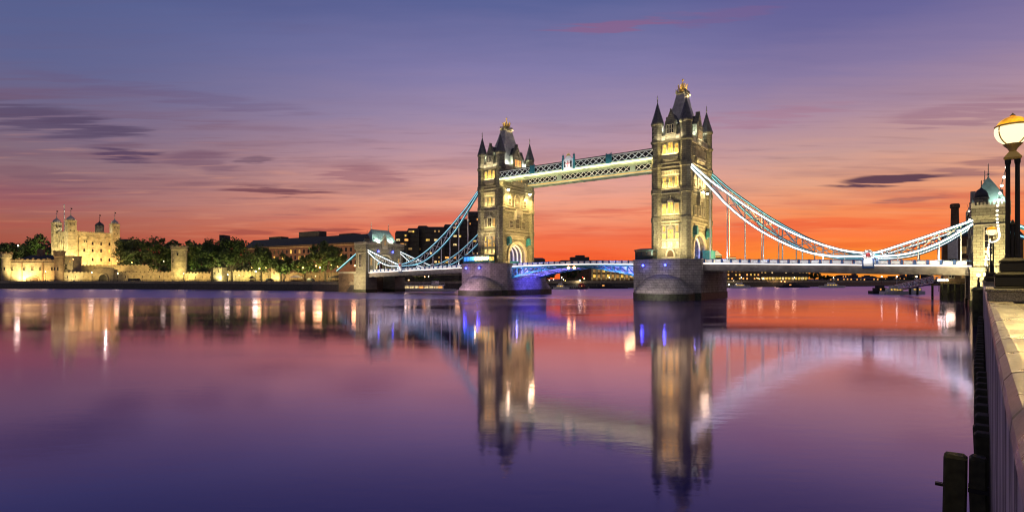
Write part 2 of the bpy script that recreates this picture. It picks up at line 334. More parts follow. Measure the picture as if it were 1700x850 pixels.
# ------------------------------------------------------------------ mesh builder
class MB:
    def __init__(self): self.v = []; self.f = []; self.mi = []; self.cur = 0
    def add(self, vs, fs):
        o = len(self.v); self.v += [tuple(p) for p in vs]
        for f in fs: self.f.append([i + o for i in f]); self.mi.append(self.cur)
    def box(self, x0, x1, y0, y1, z0, z1):
        self.add([(x0, y0, z0), (x1, y0, z0), (x1, y1, z0), (x0, y1, z0), (x0, y0, z1), (x1, y0, z1), (x1, y1, z1), (x0, y1, z1)],
                 [(0, 3, 2, 1), (4, 5, 6, 7), (0, 1, 5, 4), (1, 2, 6, 5), (2, 3, 7, 6), (3, 0, 4, 7)])
    def fbox(self, F, a0, a1, z0, z1, d0, d1):
        P = [F(a, z, d) for z in (z0, z1) for a, d in ((a0, d0), (a1, d0), (a1, d1), (a0, d1))]
        self.add(P, [(0, 3, 2, 1), (4, 5, 6, 7), (0, 1, 5, 4), (1, 2, 6, 5), (2, 3, 7, 6), (3, 0, 4, 7)])
    def fprism(self, F, pts, d0, d1):
        n = len(pts)
        self.add([F(a, z, d0) for a, z in pts] + [F(a, z, d1) for a, z in pts],
                 [list(range(n)), list(range(2 * n - 1, n - 1, -1))] + [(i, (i + 1) % n, n + (i + 1) % n, n + i) for i in range(n)])
    def fring(self, F, outer, inner, d0, d1):
        # open strip between two equally long point lists, extruded
        n = len(outer)
        V = [F(a, z, d) for d in (d0, d1) for ring in (outer, inner) for a, z in ring]
        fs = []
        for i in range(n - 1):
            o0, o1, i0, i1 = i, i + 1, n + i, n + i + 1
            fs += [(o0, o1, i1, i0), (2 * n + o0, 2 * n + i0, 2 * n + i1, 2 * n + o1), (o0, 2 * n + o0, 2 * n + o1, o1), (i0, i1, 2 * n + i1, 2 * n + i0)]
        for e in (0, n - 1): fs.append((e, n + e, 3 * n + e, 2 * n + e))
        self.add(V, fs)
    def prism(self, pts, z0, z1):
        n = len(pts)
        self.add([(x, y, z0) for x, y in pts] + [(x, y, z1) for x, y in pts],
                 [list(range(n))[::-1], list(range(n, 2 * n))] + [(i, (i + 1) % n, n + (i + 1) % n, n + i) for i in range(n)])
    def loft(self, rings, cap=True):
        n = len(rings[0]); V = [p for r in rings for p in r]; fs = []
        for k in range(len(rings) - 1):
            for i in range(n):
                j = (i + 1) % n
                fs.append((k * n + i, k * n + j, (k + 1) * n + j, (k + 1) * n + i))
        if cap: fs += [list(range(n))[::-1], list(range((len(rings) - 1) * n, len(rings) * n))]
        self.add(V, fs)
    def lathe(self, cx, cy, prof, n=12, rot=0.0, sx=1, sy=1):
        self.loft([[(cx + sx * r * math.cos(rot + 2 * PI * i / n), cy + sy * r * math.sin(rot + 2 * PI * i / n), z) for i in range(n)] for r, z in prof])
    def beam(self, p, q, w, h, up=(0, 0, 1)):
        p = Vector(p); q = Vector(q); d = (q - p).normalized(); up = Vector(up)
        s = d.cross(up)
        if s.length < 1e-4: s = d.cross(Vector((0, 1, 0)))
        s.normalize(); u = s.cross(d)
        s *= w / 2; u *= h / 2
        self.loft([[tuple(c - s - u), tuple(c + s - u), tuple(c + s + u), tuple(c - s + u)] for c in (p, q)])
    def tube(self, pts, r, n=6):
        rings = []
        rr = r if isinstance(r, (list, tuple)) else [r] * len(pts)
        for k, p in enumerate(pts):
            p = Vector(p); a = Vector(pts[max(0, k - 1)]); b = Vector(pts[min(len(pts) - 1, k + 1)])
            d = (b - a).normalized(); s = d.cross(Vector((0, 0, 1)))
            if s.length < .01: s = d.cross(Vector((0, 1, 0)))
            s.normalize(); u = s.cross(d)
            rings.append([tuple(p + rr[k] * (math.cos(2 * PI * i / n) * s + math.sin(2 * PI * i / n) * u)) for i in range(n)])
        self.loft(rings)
    def sphere(self, c, r, nu=12, nv=8, z0=-1.0, z1=1.0, sz=1.0):
        a0, a1 = math.asin(z0), math.asin(z1)
        prof = [(max(1e-4, r * math.cos(a0 + (a1 - a0) * k / nv)), c[2] + sz * r * math.sin(a0 + (a1 - a0) * k / nv)) for k in range(nv + 1)]
        self.lathe(c[0], c[1], prof, nu)
    def build(self, name, mat, parent=None, dz=0.0, smooth=False, label=None, fix=True, dxy=(0, 0)):
        me = bpy.data.meshes.new(name)
        me.from_pydata([(x + dxy[0], y + dxy[1], z + dz) for x, y, z in self.v], [], self.f)
        ms = mat if isinstance(mat, (list, tuple)) else [mat]
        for m in ms: me.materials.append(MT[m] if isinstance(m, str) else m)
        if len(ms) > 1:
            for p, i in zip(me.polygons, self.mi): p.material_index = i
        if fix:
            bm = bmesh.new(); bm.from_mesh(me); bmesh.ops.recalc_face_normals(bm, faces=bm.faces); bm.to_mesh(me); bm.free()
        if smooth:
            for p in me.polygons: p.use_smooth = True
        o = bpy.data.objects.new(name, me); COL.objects.link(o)
        if parent is not None: o.parent = parent
        if label: o['label'] = label
        return o

def thing(name, label, cat, loc=(0, 0, 0), rot=0.0, group=None):
    o = bpy.data.objects.new(name, None); COL.objects.link(o)
    o.empty_display_size = .5
    o.location = loc; o.rotation_euler = (0, 0, rot)
    o['label'] = label; o['category'] = cat; o['kind'] = 'thing'
    if group: o['group'] = group
    return o
def tag(o, label, cat, group=None):
    o['label'] = label; o['category'] = cat; o['kind'] = 'thing'
    if group: o['group'] = group
    return o
def struct(o): o['kind'] = 'structure'; return o
def copy_tree(o, parent=None):
    c = o.copy(); COL.objects.link(c); c.parent = parent
    for ch in o.children: copy_tree(ch, c)
    return c

def Fbox(x, y, w=0, ang=0.0):
    "face map: origin (x,y), a runs along ang, d points outwards (to the right of a seen from above => towards -90deg)"
    ca, sa = math.cos(ang), math.sin(ang)
    return lambda a, z, d: (x + a * ca + d * sa, y + a * sa - d * ca, z)
def arch(hw, z0, zs, rise, n=10, a0=0.0):
    pts = [(a0 - hw, z0)]
    for k in range(n + 1):
        t = PI - PI * k / n
        pts.append((a0 + hw * math.cos(t), zs + rise * math.sin(t)))
    pts.append((a0 + hw, z0))
    return pts
def window(F, parent, a, z0, z1, w, pane='w_gold', frame='tstone_hi', nm=1, arched=False, fw=.27, d=.0, name='window', nh=1, hood=False, dz=0.0, depth=.34):
    h = w / 2
    mb = MB()
    if arched:
        rise = h * 1.05
        zs = z1 - rise
        mb.fring(F, arch(h + fw, z0, zs, rise + fw, 10, a), arch(h, z0, zs, rise, 10, a), d + .02, d + depth)
        mb.fbox(F, a - h - fw, a + h + fw, z0 - fw, z0 - .002, d + .02, d + depth + .12)
    else:
        mb.fbox(F, a - h - fw, a - h, z0, z1, d + .02, d + depth); mb.fbox(F, a + h, a + h + fw, z0, z1, d + .02, d + depth)
        mb.fbox(F, a - h - fw, a + h + fw, z1 + .002, z1 + fw, d + .02, d + depth + .06); mb.fbox(F, a - h - fw, a + h + fw, z0 - fw, z0 - .002, d + .02, d + depth + .12)
    for k in range(nm):
        x = a - h + w * (k + 1) / (nm + 1)
        mb.fbox(F, x - .07, x + .07, z0, z1 - (.1 if arched else 0), d + .09, d + depth - .08)
    for k in range(nh):
        z = z0 + (z1 - z0) * (k + 1) / (nh + 1)
        mb.fbox(F, a - h, a + h, z - .06, z + .06, d + .088, d + depth - .1)
    if hood:
        mb.fprism(F, [(a - h - .5, z1 + fw + .02), (a + h + .5, z1 + fw + .02), (a + .12, z1 + fw + 1.3), (a + .1, z1 + fw + 2.3), (a - .1, z1 + fw + 2.3), (a - .12, z1 + fw + 1.3)], d + .02, d + depth + .1)
    o = mb.build(name, frame, parent, dz)
    pb = MB()
    if arched: pb.fprism(F, arch(h - .001, z0 + .001, z1 - h * 1.05, h * 1.05 - .001, 10, a), d + .01, d + .08)
    else: pb.fbox(F, a - h + .001, a + h - .001, z0 + .001, z1 - .001, d + .01, d + .08)
    pb.build('pane', pane, o, dz)
    return o
def crenels(mb, F, a0, a1, z0, h, d0, d1, step=1.6):
    "a low parapet with merlons, one connected outline"
    n = max(1, int((a1 - a0) / step)); w = (a1 - a0) / (2 * n + 1)
    pts = [(a0, z0)]
    a = a0
    for k in range(2 * n + 1):
        z = z0 + (h if k % 2 == 0 else h * .5)
        pts += [(a, z), (a + w, z)]; a += w
    pts.append((a1, z0))
    mb.fprism(F, pts, d0, d1)

# ------------------------------------------------------------------ lights
def plight(name, loc, power, col, r=.3):
    d = bpy.data.lights.new(name, 'POINT'); d.energy = power; d.color = col; d.shadow_soft_size = r
    o = bpy.data.objects.new(name, d); COL.objects.link(o); o.location = loc
    return o
def slight(name, loc, target, power, col, angle=70, blend=.6, r=.3):
    d = bpy.data.lights.new(name, 'SPOT'); d.energy = power; d.color = col; d.spot_size = rad(angle); d.spot_blend = blend; d.shadow_soft_size = r
    o = bpy.data.objects.new(name, d); COL.objects.link(o); o.location = loc
    o.rotation_euler = (Vector(target) - Vector(loc)).to_track_quat('-Z', 'Y').to_euler()
    return o
def alight(name, loc, target, power, col, sx, sy=None):
    d = bpy.data.lights.new(name, 'AREA'); d.energy = power; d.color = col; d.shape = 'RECTANGLE'; d.size = sx; d.size_y = sy or sx
    o = bpy.data.objects.new(name, d); COL.objects.link(o); o.location = loc
    o.rotation_euler = (Vector(target) - Vector(loc)).to_track_quat('-Z', 'Y').to_euler()
    return o
def PX(px, Z): return ((px - 850) / FPX * Z, Z)
def PZ(py, Z): return CAMZ + (HOR - py) / FPX * Z

# ------------------------------------------------------------------ bridge frame (s along the bridge, t across it)
BT = rad(126.99)
BU = (math.sin(BT), math.cos(BT)); BV = (-BU[1], BU[0]); BC = (30.224, 229.26)
BROT = math.atan2(BU[1], BU[0])
def B(s, t, z=0.0): return (BC[0] + s * BU[0] + t * BV[0], BC[1] + s * BU[1] + t * BV[1], z)
# ================================================================== THE SETTING
mb = MB()
mb.add([(-9000, -400, 0), (9000, -400, 0), (9000, 14000, 0), (-9000, 14000, 0)], [(0, 1, 2, 3)])
struct(mb.build('water', 'water', fix=False))

BANK = [(-900, 470), (-300, 440), (0, 414), (300, 385), (520, 336)]
bankxy = [PX(*p) for p in BANK]
nb_in = [B(-125.4, -13.2)[:2], B(-124.2, -14)[:2], B(-124.2, 14)[:2], B(-140, 16)[:2]]
BANK2 = [(660, 352), (760, 385), (920, 418), (1045, 445), (1200, 480), (1380, 530), (1560, 610), (1900, 760)]
bank2xy = [PX(*p) for p in BANK2]
allbank = bankxy + [nb_in[0]] + nb_in[3:] + bank2xy
NBZ = 5.4
mb = MB()
poly = allbank + [(9000, 5000), (9000, 13000), (-9000, 13000), (-9000, 600)]
n = len(poly)
mb.add([(x, y, NBZ) for x, y in poly], [list(range(n))])
struct(mb.build('ground', 'paving', fix=False))
# the river wall of the far bank, in its two stretches
def quay(name, pts, label, zt=NBZ + .25):
    mb = MB()
    for (x0, y0), (x1, y1) in zip(pts, pts[1:]):
        d = Vector((x1 - x0, y1 - y0)).normalized(); nx, ny = d.y, -d.x
        mb.add([(x0 + nx, y0 + ny, -2), (x1 + nx, y1 + ny, -2), (x1, y1, zt), (x0, y0, zt), (x0 - nx * 1.2, y0 - ny * 1.2, zt), (x1 - nx * 1.2, y1 - ny * 1.2, zt),
                (x0 - nx * 1.2, y0 - ny * 1.2, -2), (x1 - nx * 1.2, y1 - ny * 1.2, -2)], [(0, 1, 2, 3), (3, 2, 5, 4), (4, 5, 7, 6)])
    t = thing(name, label, 'river wall', (0, 0, 0))
    mb.build('masonry', 'wet', t, fix=False)
    cp = MB()
    for (x0, y0), (x1, y1) in zip(pts, pts[1:]):
        d = Vector((x1 - x0, y1 - y0)).normalized(); nx, ny = d.y, -d.x
        cp.add([(x0 + nx * .5, y0 + ny * .5, zt - 1.7), (x1 + nx * .5, y1 + ny * .5, zt - 1.7), (x1 + nx * .3, y1 + ny * .3, zt + .06), (x0 + nx * .3, y0 + ny * .3, zt + .06),
                (x1 - nx * .9, y1 - ny * .9, zt + .06), (x0 - nx * .9, y0 - ny * .9, zt + .06)], [(0, 1, 2, 3), (3, 2, 4, 5)])
    cp.build('coping', 'curtain', t, fix=False)
    for (x0, y0), (x1, y1) in zip(pts, pts[1:]):
        rl = MB(); Ls = math.hypot(x1 - x0, y1 - y0); ns = max(2, int(Ls / 3))
        for k in range(ns + 1):
            f = (k + .2) / (ns + .4); x, y = x0 + (x1 - x0) * f, y0 + (y1 - y0) * f
            rl.beam((x, y, zt), (x, y, zt + 1.15), .12, .12)
        for hz_ in (.6, 1.1): rl.beam((x0, y0, zt + hz_), (x1, y1, zt + hz_), .07, .08)
        rl.build('railing', 'iron', t, fix=False)
    return t
quay('river_wall', bankxy + [nb_in[0]], 'long dark wet river wall under the promenade below the floodlit castle')
quay('river_wall', nb_in[3:] + bank2xy, 'dark far river wall seen under the bridge deck, downstream of it')

# near (south) bank: the parapet wall runs away from the camera to the bridge's near abutment
WD = (math.sin(rad(40.27)), math.cos(rad(40.27))); WN = (WD[1], -WD[0])
WROT = math.atan2(WD[1], WD[0])
def Wl(t, a, z=0.0): return (WD[0] * t + WN[0] * a, WD[1] * t + WN[1] * a, z)
SBZ = 5.55
mb = MB()
sp = [Wl(-6, .5), Wl(182, .5), B(134, -14)[:2], B(134, 14)[:2], B(150, 300)[:2], B(420, 420)[:2], B(420, -260)[:2], Wl(-6, 150)]
mb.add([(p[0], p[1], SBZ) for p in sp], [list(range(len(sp)))])
struct(mb.build('pavement', 'paving', fix=False))

# ================================================================== BRIDGE
def bpart_F(t_sign=1): pass
# local maps for a thing turned with the bridge: x along, y across
def F_w(y): return lambda a, z, d: (a, y - d, z)       # looks towards -y
def F_e(y): return lambda a, z, d: (-a, y + d, z)
def F_s(x): return lambda a, z, d: (x + d, a, z)
def F_n(x): return lambda a, z, d: (x - d, -a, z)

def octa(r, cx, cy): return [(cx + r * math.cos(PI / 8 + k * PI / 4), cy + r * math.sin(PI / 8 + k * PI / 4)) for k in range(8)]

def bridge_tower(s0, flip, label, wl):
    base = 14.0
    T = thing('bridge_tower', label, 'bridge tower', B(s0, 0, base), BROT + (PI if flip else 0), 'twin towers of the bridge')
    DZ = -base
    HX, HY = 6.0, 11.9          # wall planes
    TX, TY, TR = 5.2, 11.0, 2.05
    AW, AZ, AR = 5.8, 17.4, 5.4  # portal
    # walls with the road portal cut through
    mb = MB()
    mb.box(-HX, HX, -HY, -AW, 12.4, 25.0); mb.box(-HX, HX, AW, HY, 12.4, 25.0)
    A = arch(AW, 12.4, AZ, AR, 16)[1:-1]
    ins = [(a, z) for a, z in A]; out = [(a, 25.0) for a, z in A]
    mb.fring(F_s(0), out, ins, -HX, HX)
    mb.box(-HX, HX, -HY, HY, 25.002, 56.0)
    mb.build('wall', 'tstone', T, DZ)
    # corner turrets
    for sx in (-1, 1):
        for sy in (-1, 1):
            cx, cy_ = sx * TX, sy * TY
            mb = MB()
            rings = []
            for r, z in ((2.35, 13.6), (2.35, 15.2), (2.1, 15.8), (2.1, 27.2), (2.3, 27.4), (2.3, 28.9), (2.08, 29.2), (2.08, 37.2), (2.3, 37.4), (2.3, 38.8), (2.05, 39.1),
                         (2.05, 46.2), (2.35, 46.6), (2.35, 48.0), (2.02, 48.4), (2.02, 55.2), (2.4, 55.6), (2.4, 56.2), (1.98, 56.5), (1.98, 61.6), (2.3, 62.0), (2.3, 62.5)):
                rings.append([(x, y, z) for x, y in octa(r, cx, cy_)])
            mb.loft(rings)
            tu = mb.build('turret', 'tstone', T, DZ)
            mb = MB()
            mb.loft([[(x, y, z) for x, y in octa(r, cx, cy_)] for r, z in ((2.35, 62.52), (2.2, 62.9), (1.15, 66.4), (.18, 70.0))])
            mb.build('spire', 'spire_slate', tu, DZ)
            mb = MB()
            mb.lathe(cx, cy_, [(.16, 69.9), (.10, 70.6), (.28, 70.8), (.28, 71.0), (.08, 71.2), (.08, 72.7)], 8)
            mb.box(cx - .08, cx + .08, cy_ - .42, cy_ + .42, 71.75, 71.97)
            mb.build('finial', 'tstone_hi', tu, DZ)
    # string courses round the whole body
    for z0, z1, pr in ((14.0, 15.0, .25), (27.2, 27.6, .3), (28.7, 29.15, .3), (37.1, 37.5, .3), (38.6, 39.0, .3), (46.3, 46.8, .3), (47.7, 48.1, .35), (55.4, 56.1, .4)):
        mb = MB()
        for F, w in ((F_w(-HY), 3.4), (F_e(HY), 3.4), (F_s(HX), 9.2), (F_n(-HX), 9.2)):
            if z0 < 20 and w > 5:
                for a0_, a1_ in ((-w, -AW - 1.5), (AW + 1.5, w)): mb = MB(); mb.fbox(F, a0_, a1_, z0, z1, -.05, pr); mb.build('string_course', 'tstone_hi', T, DZ)
            else: mb = MB(); mb.fbox(F, -w, w, z0, z1, -.05, pr); mb.build('string_course', 'tstone_hi', T, DZ)
    # parapets between turrets and gables
    for F, w in ((F_w(-HY), 3.3), (F_e(HY), 3.3), (F_s(HX), 9.0), (F_n(-HX), 9.0)):
        mb = MB(); crenels(mb, F, -w, w, 56.1, 1.7, -.45, .22, .8); mb.build('parapet', 'tstone_hi', T, DZ)
    rr = random.Random(11 if flip else 5)
    # narrow faces: window bays, balcony, door
    for nm, F in (('w', F_w(-HY)), ('e', F_e(HY))):
        lit = (not flip and nm == 'w') or (flip and nm == 'e')
        P = 'w_gold' if lit else 'w_dim'
        # gabled dormer
        mb = MB(); mb.fprism(F, [(-1.9, 56.12), (1.9, 56.12), (1.9, 62.9), (1.45, 62.9), (.18, 66.2), (.12, 67.0), (-.12, 67.0), (-.18, 66.2), (-1.45, 62.9), (-1.9, 62.9)], -1.2, .35)
        g = mb.build('gable', 'tstone', T, DZ)
        for a in (-.85, 0, .85): window(F, g, a, 58.4, 61.3, .55, 'glassdk', fw=.14, nm=0, nh=1, d=.35, dz=DZ, depth=.2)
        mb = MB(); mb.fprism(F, [(-1.75, 62.3), (1.75, 62.3), (0, 65.8)], -5.5, -1.22); mb.build('dormer_roof', 'slate', T, DZ)
        # level A: oriel row over a balcony
        for a, w, z1 in ((-2.2, 1.15, 54.6), (0, 1.5, 55.0), (2.2, 1.15, 54.6)):
            window(F, T, a, 51.4, z1, w, P if a or not lit else 'w_gold', dz=DZ, nm=1 if a == 0 else 0, arched=bool(a))
        mb = MB()
        mb.fbox(F, -2.9, 2.9, 49.7, 51.0, -.05, 1.0); mb.fbox(F, -2.5, 2.5, 49.1, 49.7, -.05, .75); mb.fbox(F, -2.0, 2.0, 48.5, 49.1, -.05, .45)
        mb.build('balcony', 'tstone_hi', T, DZ)
        # level B: frieze over three lights
        mb = MB()
        mb.fbox(F, -3.3, 3.3, 45.0, 45.4, -.05, .38); mb.fbox(F, -3.3, 3.3, 43.5, 43.9, -.05, .38)
        for k in range(11): a = -3.0 + .6 * k; mb.fbox(F, a - .16, a + .16, 43.85, 45.05, -.05, .3)
        mb.build('frieze', 'tstone_hi', T, DZ)
        for a in (-2.25, 0, 2.25): window(F, T, a, 39.6, 42.9, 1.05, ('w_warm' if flip and a else P) if a == 0 or lit else 'glassdk', dz=DZ, nm=1, nh=1)
        # level C
        for a, w in ((-2.3, 1.25), (0, 1.7), (2.3, 1.25)): window(F, T, a, 30.1, 33.6 if a else 34.0, w, (('glassdk' if flip else P) if a <= 0 else 'w_dim') if lit else 'glassdk', dz=DZ, nm=1, nh=1, hood=(a == 0))
        # level D: three tiers and a tall oriel
        for z in (26.4, 21.0, 18.3): mb = MB(); mb.fbox(F, -3.3, 3.3, z - .28, z, -.05, .5); mb.build('sill', 'tstone_hi', T, DZ)
        for a in (-2.35, 2.35):
            window(F, T, a, 23.9, 25.7, .85, P if lit and a < 0 else 'w_dim', dz=DZ, nm=0, nh=0); window(F, T, a, 21.35, 23.2, 1.1, P, dz=DZ, nm=1, nh=0)
            window(F, T, a, 18.6, 20.2, .95, 'w_warm' if lit else 'w_dim', dz=DZ, nm=0, nh=0)
        window(F, T, 0, 21.4, 24.6, 1.9, 'w_gold' if lit else 'w_dim', dz=DZ, nm=2, nh=1, hood=True); window(F, T, 0, 18.6, 20.2, 1.2, 'w_warm' if lit else 'w_dim', dz=DZ, nm=1, nh=0)
        mb = MB(); mb.fring(F, arch(1.75, 14.1, 15.6, 2.4, 10), arch(1.2, 14.1, 15.6, 1.7, 10), -.02, .5); d_ = mb.build('doorway', 'tstone_hi', T, DZ)
        mb = MB(); mb.fprism(F, arch(1.2, 14.1, 15.6, 1.68, 10), .01, .12); mb.build('door', 'wood', d_, DZ)
    # wide faces
    for nm, F in (('out', F_s(HX)), ('in', F_n(-HX))):
        warm = nm == 'in'
        mb = MB(); mb.fprism(F, [(-3.3, 56.12), (3.3, 56.12), (3.3, 62.6), (2.7, 62.6), (.25, 66.8), (.14, 67.8), (-.14, 67.8), (-.25, 66.8), (-2.7, 62.6), (-3.3, 62.6)], -1.2, .35)
        g = mb.build('gable', 'tstone', T, DZ)
        for a in (-1.7, -.57, .57, 1.7): window(F, g, a, 57.6, 60.6, .75, 'w_orange' if warm else 'w_dim', fw=.15, nm=0, nh=1, d=.35, dz=DZ, depth=.2)
        for a in (-.6, .6): window(F, g, a, 62.0, 63.8, .5, 'glassdk', fw=.12, nm=0, nh=0, d=.35, dz=DZ, depth=.2)
        mb = MB(); mb.fprism(F, [(-3.1, 62.2), (3.1, 62.2), (0, 66.4)], -4.2, -1.22); mb.build('dormer_roof', 'slate', T, DZ)
        for a in (-5.9, 5.9):
            window(F, T, a, 50.8, 53.8, 1.0, 'glassdk', dz=DZ, nm=0, nh=1)
        for a in (-3.2, -1.1, 1.1, 3.2): window(F, T, a, 51.0, 54.6, 1.15, 'w_gold' if warm else 'w_dim', dz=DZ, nm=1, nh=1)
        mb = MB(); mb.fbox(F, -4.4, 4.4, 49.4, 50.5, -.05, .9); mb.fbox(F, -3.6, 3.6, 48.8, 49.4, -.05, .55); mb.build('balcony', 'tstone_hi', T, DZ)
        # level B
        window(F, T, 0, 39.7, 44.9, 3.4, 'glassdk', dz=DZ, nm=3, nh=2, arched=True, fw=.5)
        for a in (-5.6, 5.6): window(F, T, a, 39.9, 42.6, 1.7, 'glassdk', dz=DZ, nm=1, nh=1, hood=True)
        # level C with canopied centre
        window(F, T, 0, 30.0, 34.2, 3.0, 'glassdk', dz=DZ, nm=3, nh=1, fw=.35)
        for a in (-4.6, 4.6): window(F, T, a, 30.0, 33.0, 2.0, 'glassdk', dz=DZ, nm=2, nh=1)
        mb = MB()
        mb.fbox(F, -2.6, 2.6, 36.2, 37.1, -.05, 1.3); mb.fprism(F, [(-2.2, 35.2), (2.2, 35.2), (2.6, 36.18), (-2.6, 36.18)], -.05, .95)
        for sx in (-1, 1):
            mb.fprism(F, [(sx * 2.35 - .4, 33.5), (sx * 2.35 + .4, 33.5), (sx * 2.35 + .4, 35.4), (sx * 2.35, 37.6), (sx * 2.35 - .4, 35.4)], .02, 1.4)
        mb.fbox(F, -2.3, 2.3, 37.0, 38.2, 1.1, 1.32)
        mb.build('canopied_balcony', 'tstone_hi', T, DZ)
        # frieze over the portal
        mb = MB(); mb.fbox(F, -5.4, 5.4, 26.3, 26.7, -.05, .42); mb.fbox(F, -5.4, 5.4, 25.1, 25.4, -.05, .36)
        for k in range(14): a = -4.9 + .754 * k; mb.fbox(F, a - .16, a + .16, 25.35, 26.35, -.05, .32)
        mb.build('frieze', 'tstone_hi', T, DZ)
        # portal mouldings
        mb = MB()
        for k, (w1, w0, d1) in enumerate(((7.3, 6.75, .55), (6.7, 6.25, .42), (6.2, 5.82, .3))):
            mb.fring(F, arch(w1, 14.0, AZ, AR * w1 / AW, 16), arch(w0, 14.0, AZ, AR * w0 / AW, 16), -.04, d1)
        mb.build('portal_arch', 'tstone_hi', T, DZ)
        for a in (-7.3, 7.3):
            mb = MB(); mb.fprism(F, [(a - .85, 22.6), (a + .85, 22.6), (a + .85, 25.0), (a, 25.9), (a - .85, 25.0)], .42, 2.0); mb.fbox(F, a - .25, a + .25, 21.9, 22.6, .02, .7)
            mb.build('bracket_housing', 'teal', T, DZ)
    # white ribs in the portal vault
    for x in (-4.4, -2.2, 0, 2.2, 4.4):
        mb = MB(); mb.fring(F_s(0), arch(AW - .02, 13.0, AZ, AR - .02, 16), arch(AW - .8, 13.0, AZ, AR - .8, 16), x - .2, x + .2)
        mb.build('vault_rib', 'white', T, DZ)
    mb = MB(); mb.box(-3.4, 3.4, -AW + .9, AW - .9, 13.2, 15.3); mb.build('portal_barrier', 'teal', T, DZ)
    # main roof
    def rr_(hx, hy, z): return [(-hx, -hy, z), (hx, -hy, z), (hx, hy, z), (-hx, hy, z)]
    mb = MB(); mb.loft([rr_(5.2, 10.2, 56.02), rr_(4.5, 8.9, 59.0), rr_(3.05, 5.6, 66.0), rr_(2.1, 3.8, 70.5), rr_(1.45, 2.5, 74.6), rr_(1.45, 2.5, 75.0)])
    rf = mb.build('roof', 'lead', T, DZ)
    mb = MB()
    mb.loft([rr_(1.75, 2.8, 75.02), rr_(1.75, 2.8, 75.35)])
    for k in range(6):
        for sy in (-1, 1):
            x = -1.5 + .6 * k; mb.box(x - .09, x + .09, sy * 2.7 - .09, sy * 2.7 + .09, 75.3, 76.5)
    for k in range(9):
        for sx in (-1, 1):
            y = -2.4 + .6 * k; mb.box(sx * 1.65 - .09, sx * 1.65 + .09, y - .09, y + .09, 75.3, 76.5)
    mb.build('cresting', 'iron', rf, DZ)
    mb = MB()
    mb.lathe(0, 0, [(1.25, 76.3), (1.55, 76.6), (1.45, 77.0), (1.5, 77.2), (.9, 77.4), (.5, 78.2), (.28, 79.0), (.30, 79.3), (.12, 79.5), (.12, 80.0), (.4, 80.2), (.4, 80.5), (.05, 80.9)], 12)
    for k in range(8):
        t = k * PI / 4; c, s_ = math.cos(t), math.sin(t)
        mb.beam((1.4 * c, 1.4 * s_, 76.9), (1.65 * c, 1.65 * s_, 78.3), .42, .3)
        mb.sphere((1.68 * c, 1.68 * s_, 78.4), .26, 6, 4)
    mb.lathe(0, 0, [(1.2, 75.36), (1.0, 76.35)], 8)
    mb.build('crown', 'gold', rf, DZ)
    # two gate booths at the foot of the shore portal
    mb = MB(); mb.fbox(F_s(HX), 2.2, 7.4, 13.9, 17.2, .6, 3.6); mb.fbox(F_s(HX), 2.0, 7.6, 17.2, 17.5, .45, 3.8)
    bt = mb.build('gate_booth', 'teal', T, DZ)
    return T
tower_s = bridge_tower(41, False, 'taller looking nearer Gothic stone bridge tower with gold lit windows on its side', True)
tower_n = bridge_tower(-41, True, 'farther Gothic stone bridge tower with floodlit golden front above its portal', True)

def bridge_pier(s0, flip, label):
    T = thing('bridge_pier', label, 'bridge pier', B(s0, 0, 0), BROT + (PI if flip else 0), 'river piers under the bridge towers')
    hw = 11.2
    west = -1 if not flip else 1
    ya, yb2 = (-14, -18) if flip else (-18, -14)
    def plan(k, z=0): return [(-hw - k, ya), (-6 - k * .4, -19 - k), (-2, -20.2 - k), (2, -20.2 - k), (6 + k * .4, -19.2 - k), (hw + k, yb2), (hw + k, 16), (5 + k * .4, 21 + k), (-5 - k * .4, 21 + k), (-hw - k, 16)]
    def ori(p): return [(x, -y if flip else y) for x, y in p]
    mb = MB(); mb.prism(ori(plan(0)), 2.42, 13.35); mb.build('masonry', 'granite', T)
    mb = MB(); mb.prism(ori(plan(.22)), 12.35, 12.75); mb.prism(ori(plan(.25)), 13.35, 14.0); mb.build('coping', 'granite', T)
    mb = MB(); mb.prism(ori(plan(.18)), -2, 2.4); mb.build('wet_base', 'wet_green', T)
    # rounded cutwater, a sloping half cone upstream
    for sgn in (-1, 1):
        yb = -19.0 if sgn < 0 else 20.5
        mb = MB()
        def half(w, l, z, n=12): return [(w * math.cos(PI * k / n), yb + sgn * l * math.sin(PI * k / n), z) for k in range(n + 1)] + [(-w, yb - sgn * 3, z), (w, yb - sgn * 3, z)]
        r = [half(9.8, 8.0, 2.3), half(9.5, 7.5, 3.4), half(8.0, 5.6, 5.2), half(6.2, 4.0, 7.2), half(3.0, 1.7, 8.6), half(.6, .3, 9.2)]
        if flip: r = [[(x, -y, z) for x, y, z in q] for q in r]
        mb.loft(r); c = mb.build('cutwater', 'granite', T, smooth=False)
        mb = MB(); r = [half(10.05, 8.25, -2), half(10.0, 8.2, 2.28)]
        if flip: r = [[(x, -y, z) for x, y, z in q] for q in r]
        mb.loft(r); mb.build('wet_foot', 'wet_green', c)
    return T
pier_s = bridge_pier(41, False, 'nearer granite river pier with dark wet base and two blue lamps')
pier_n = bridge_pier(-41, True, 'farther granite river pier tinted purple beside the blue lit span')

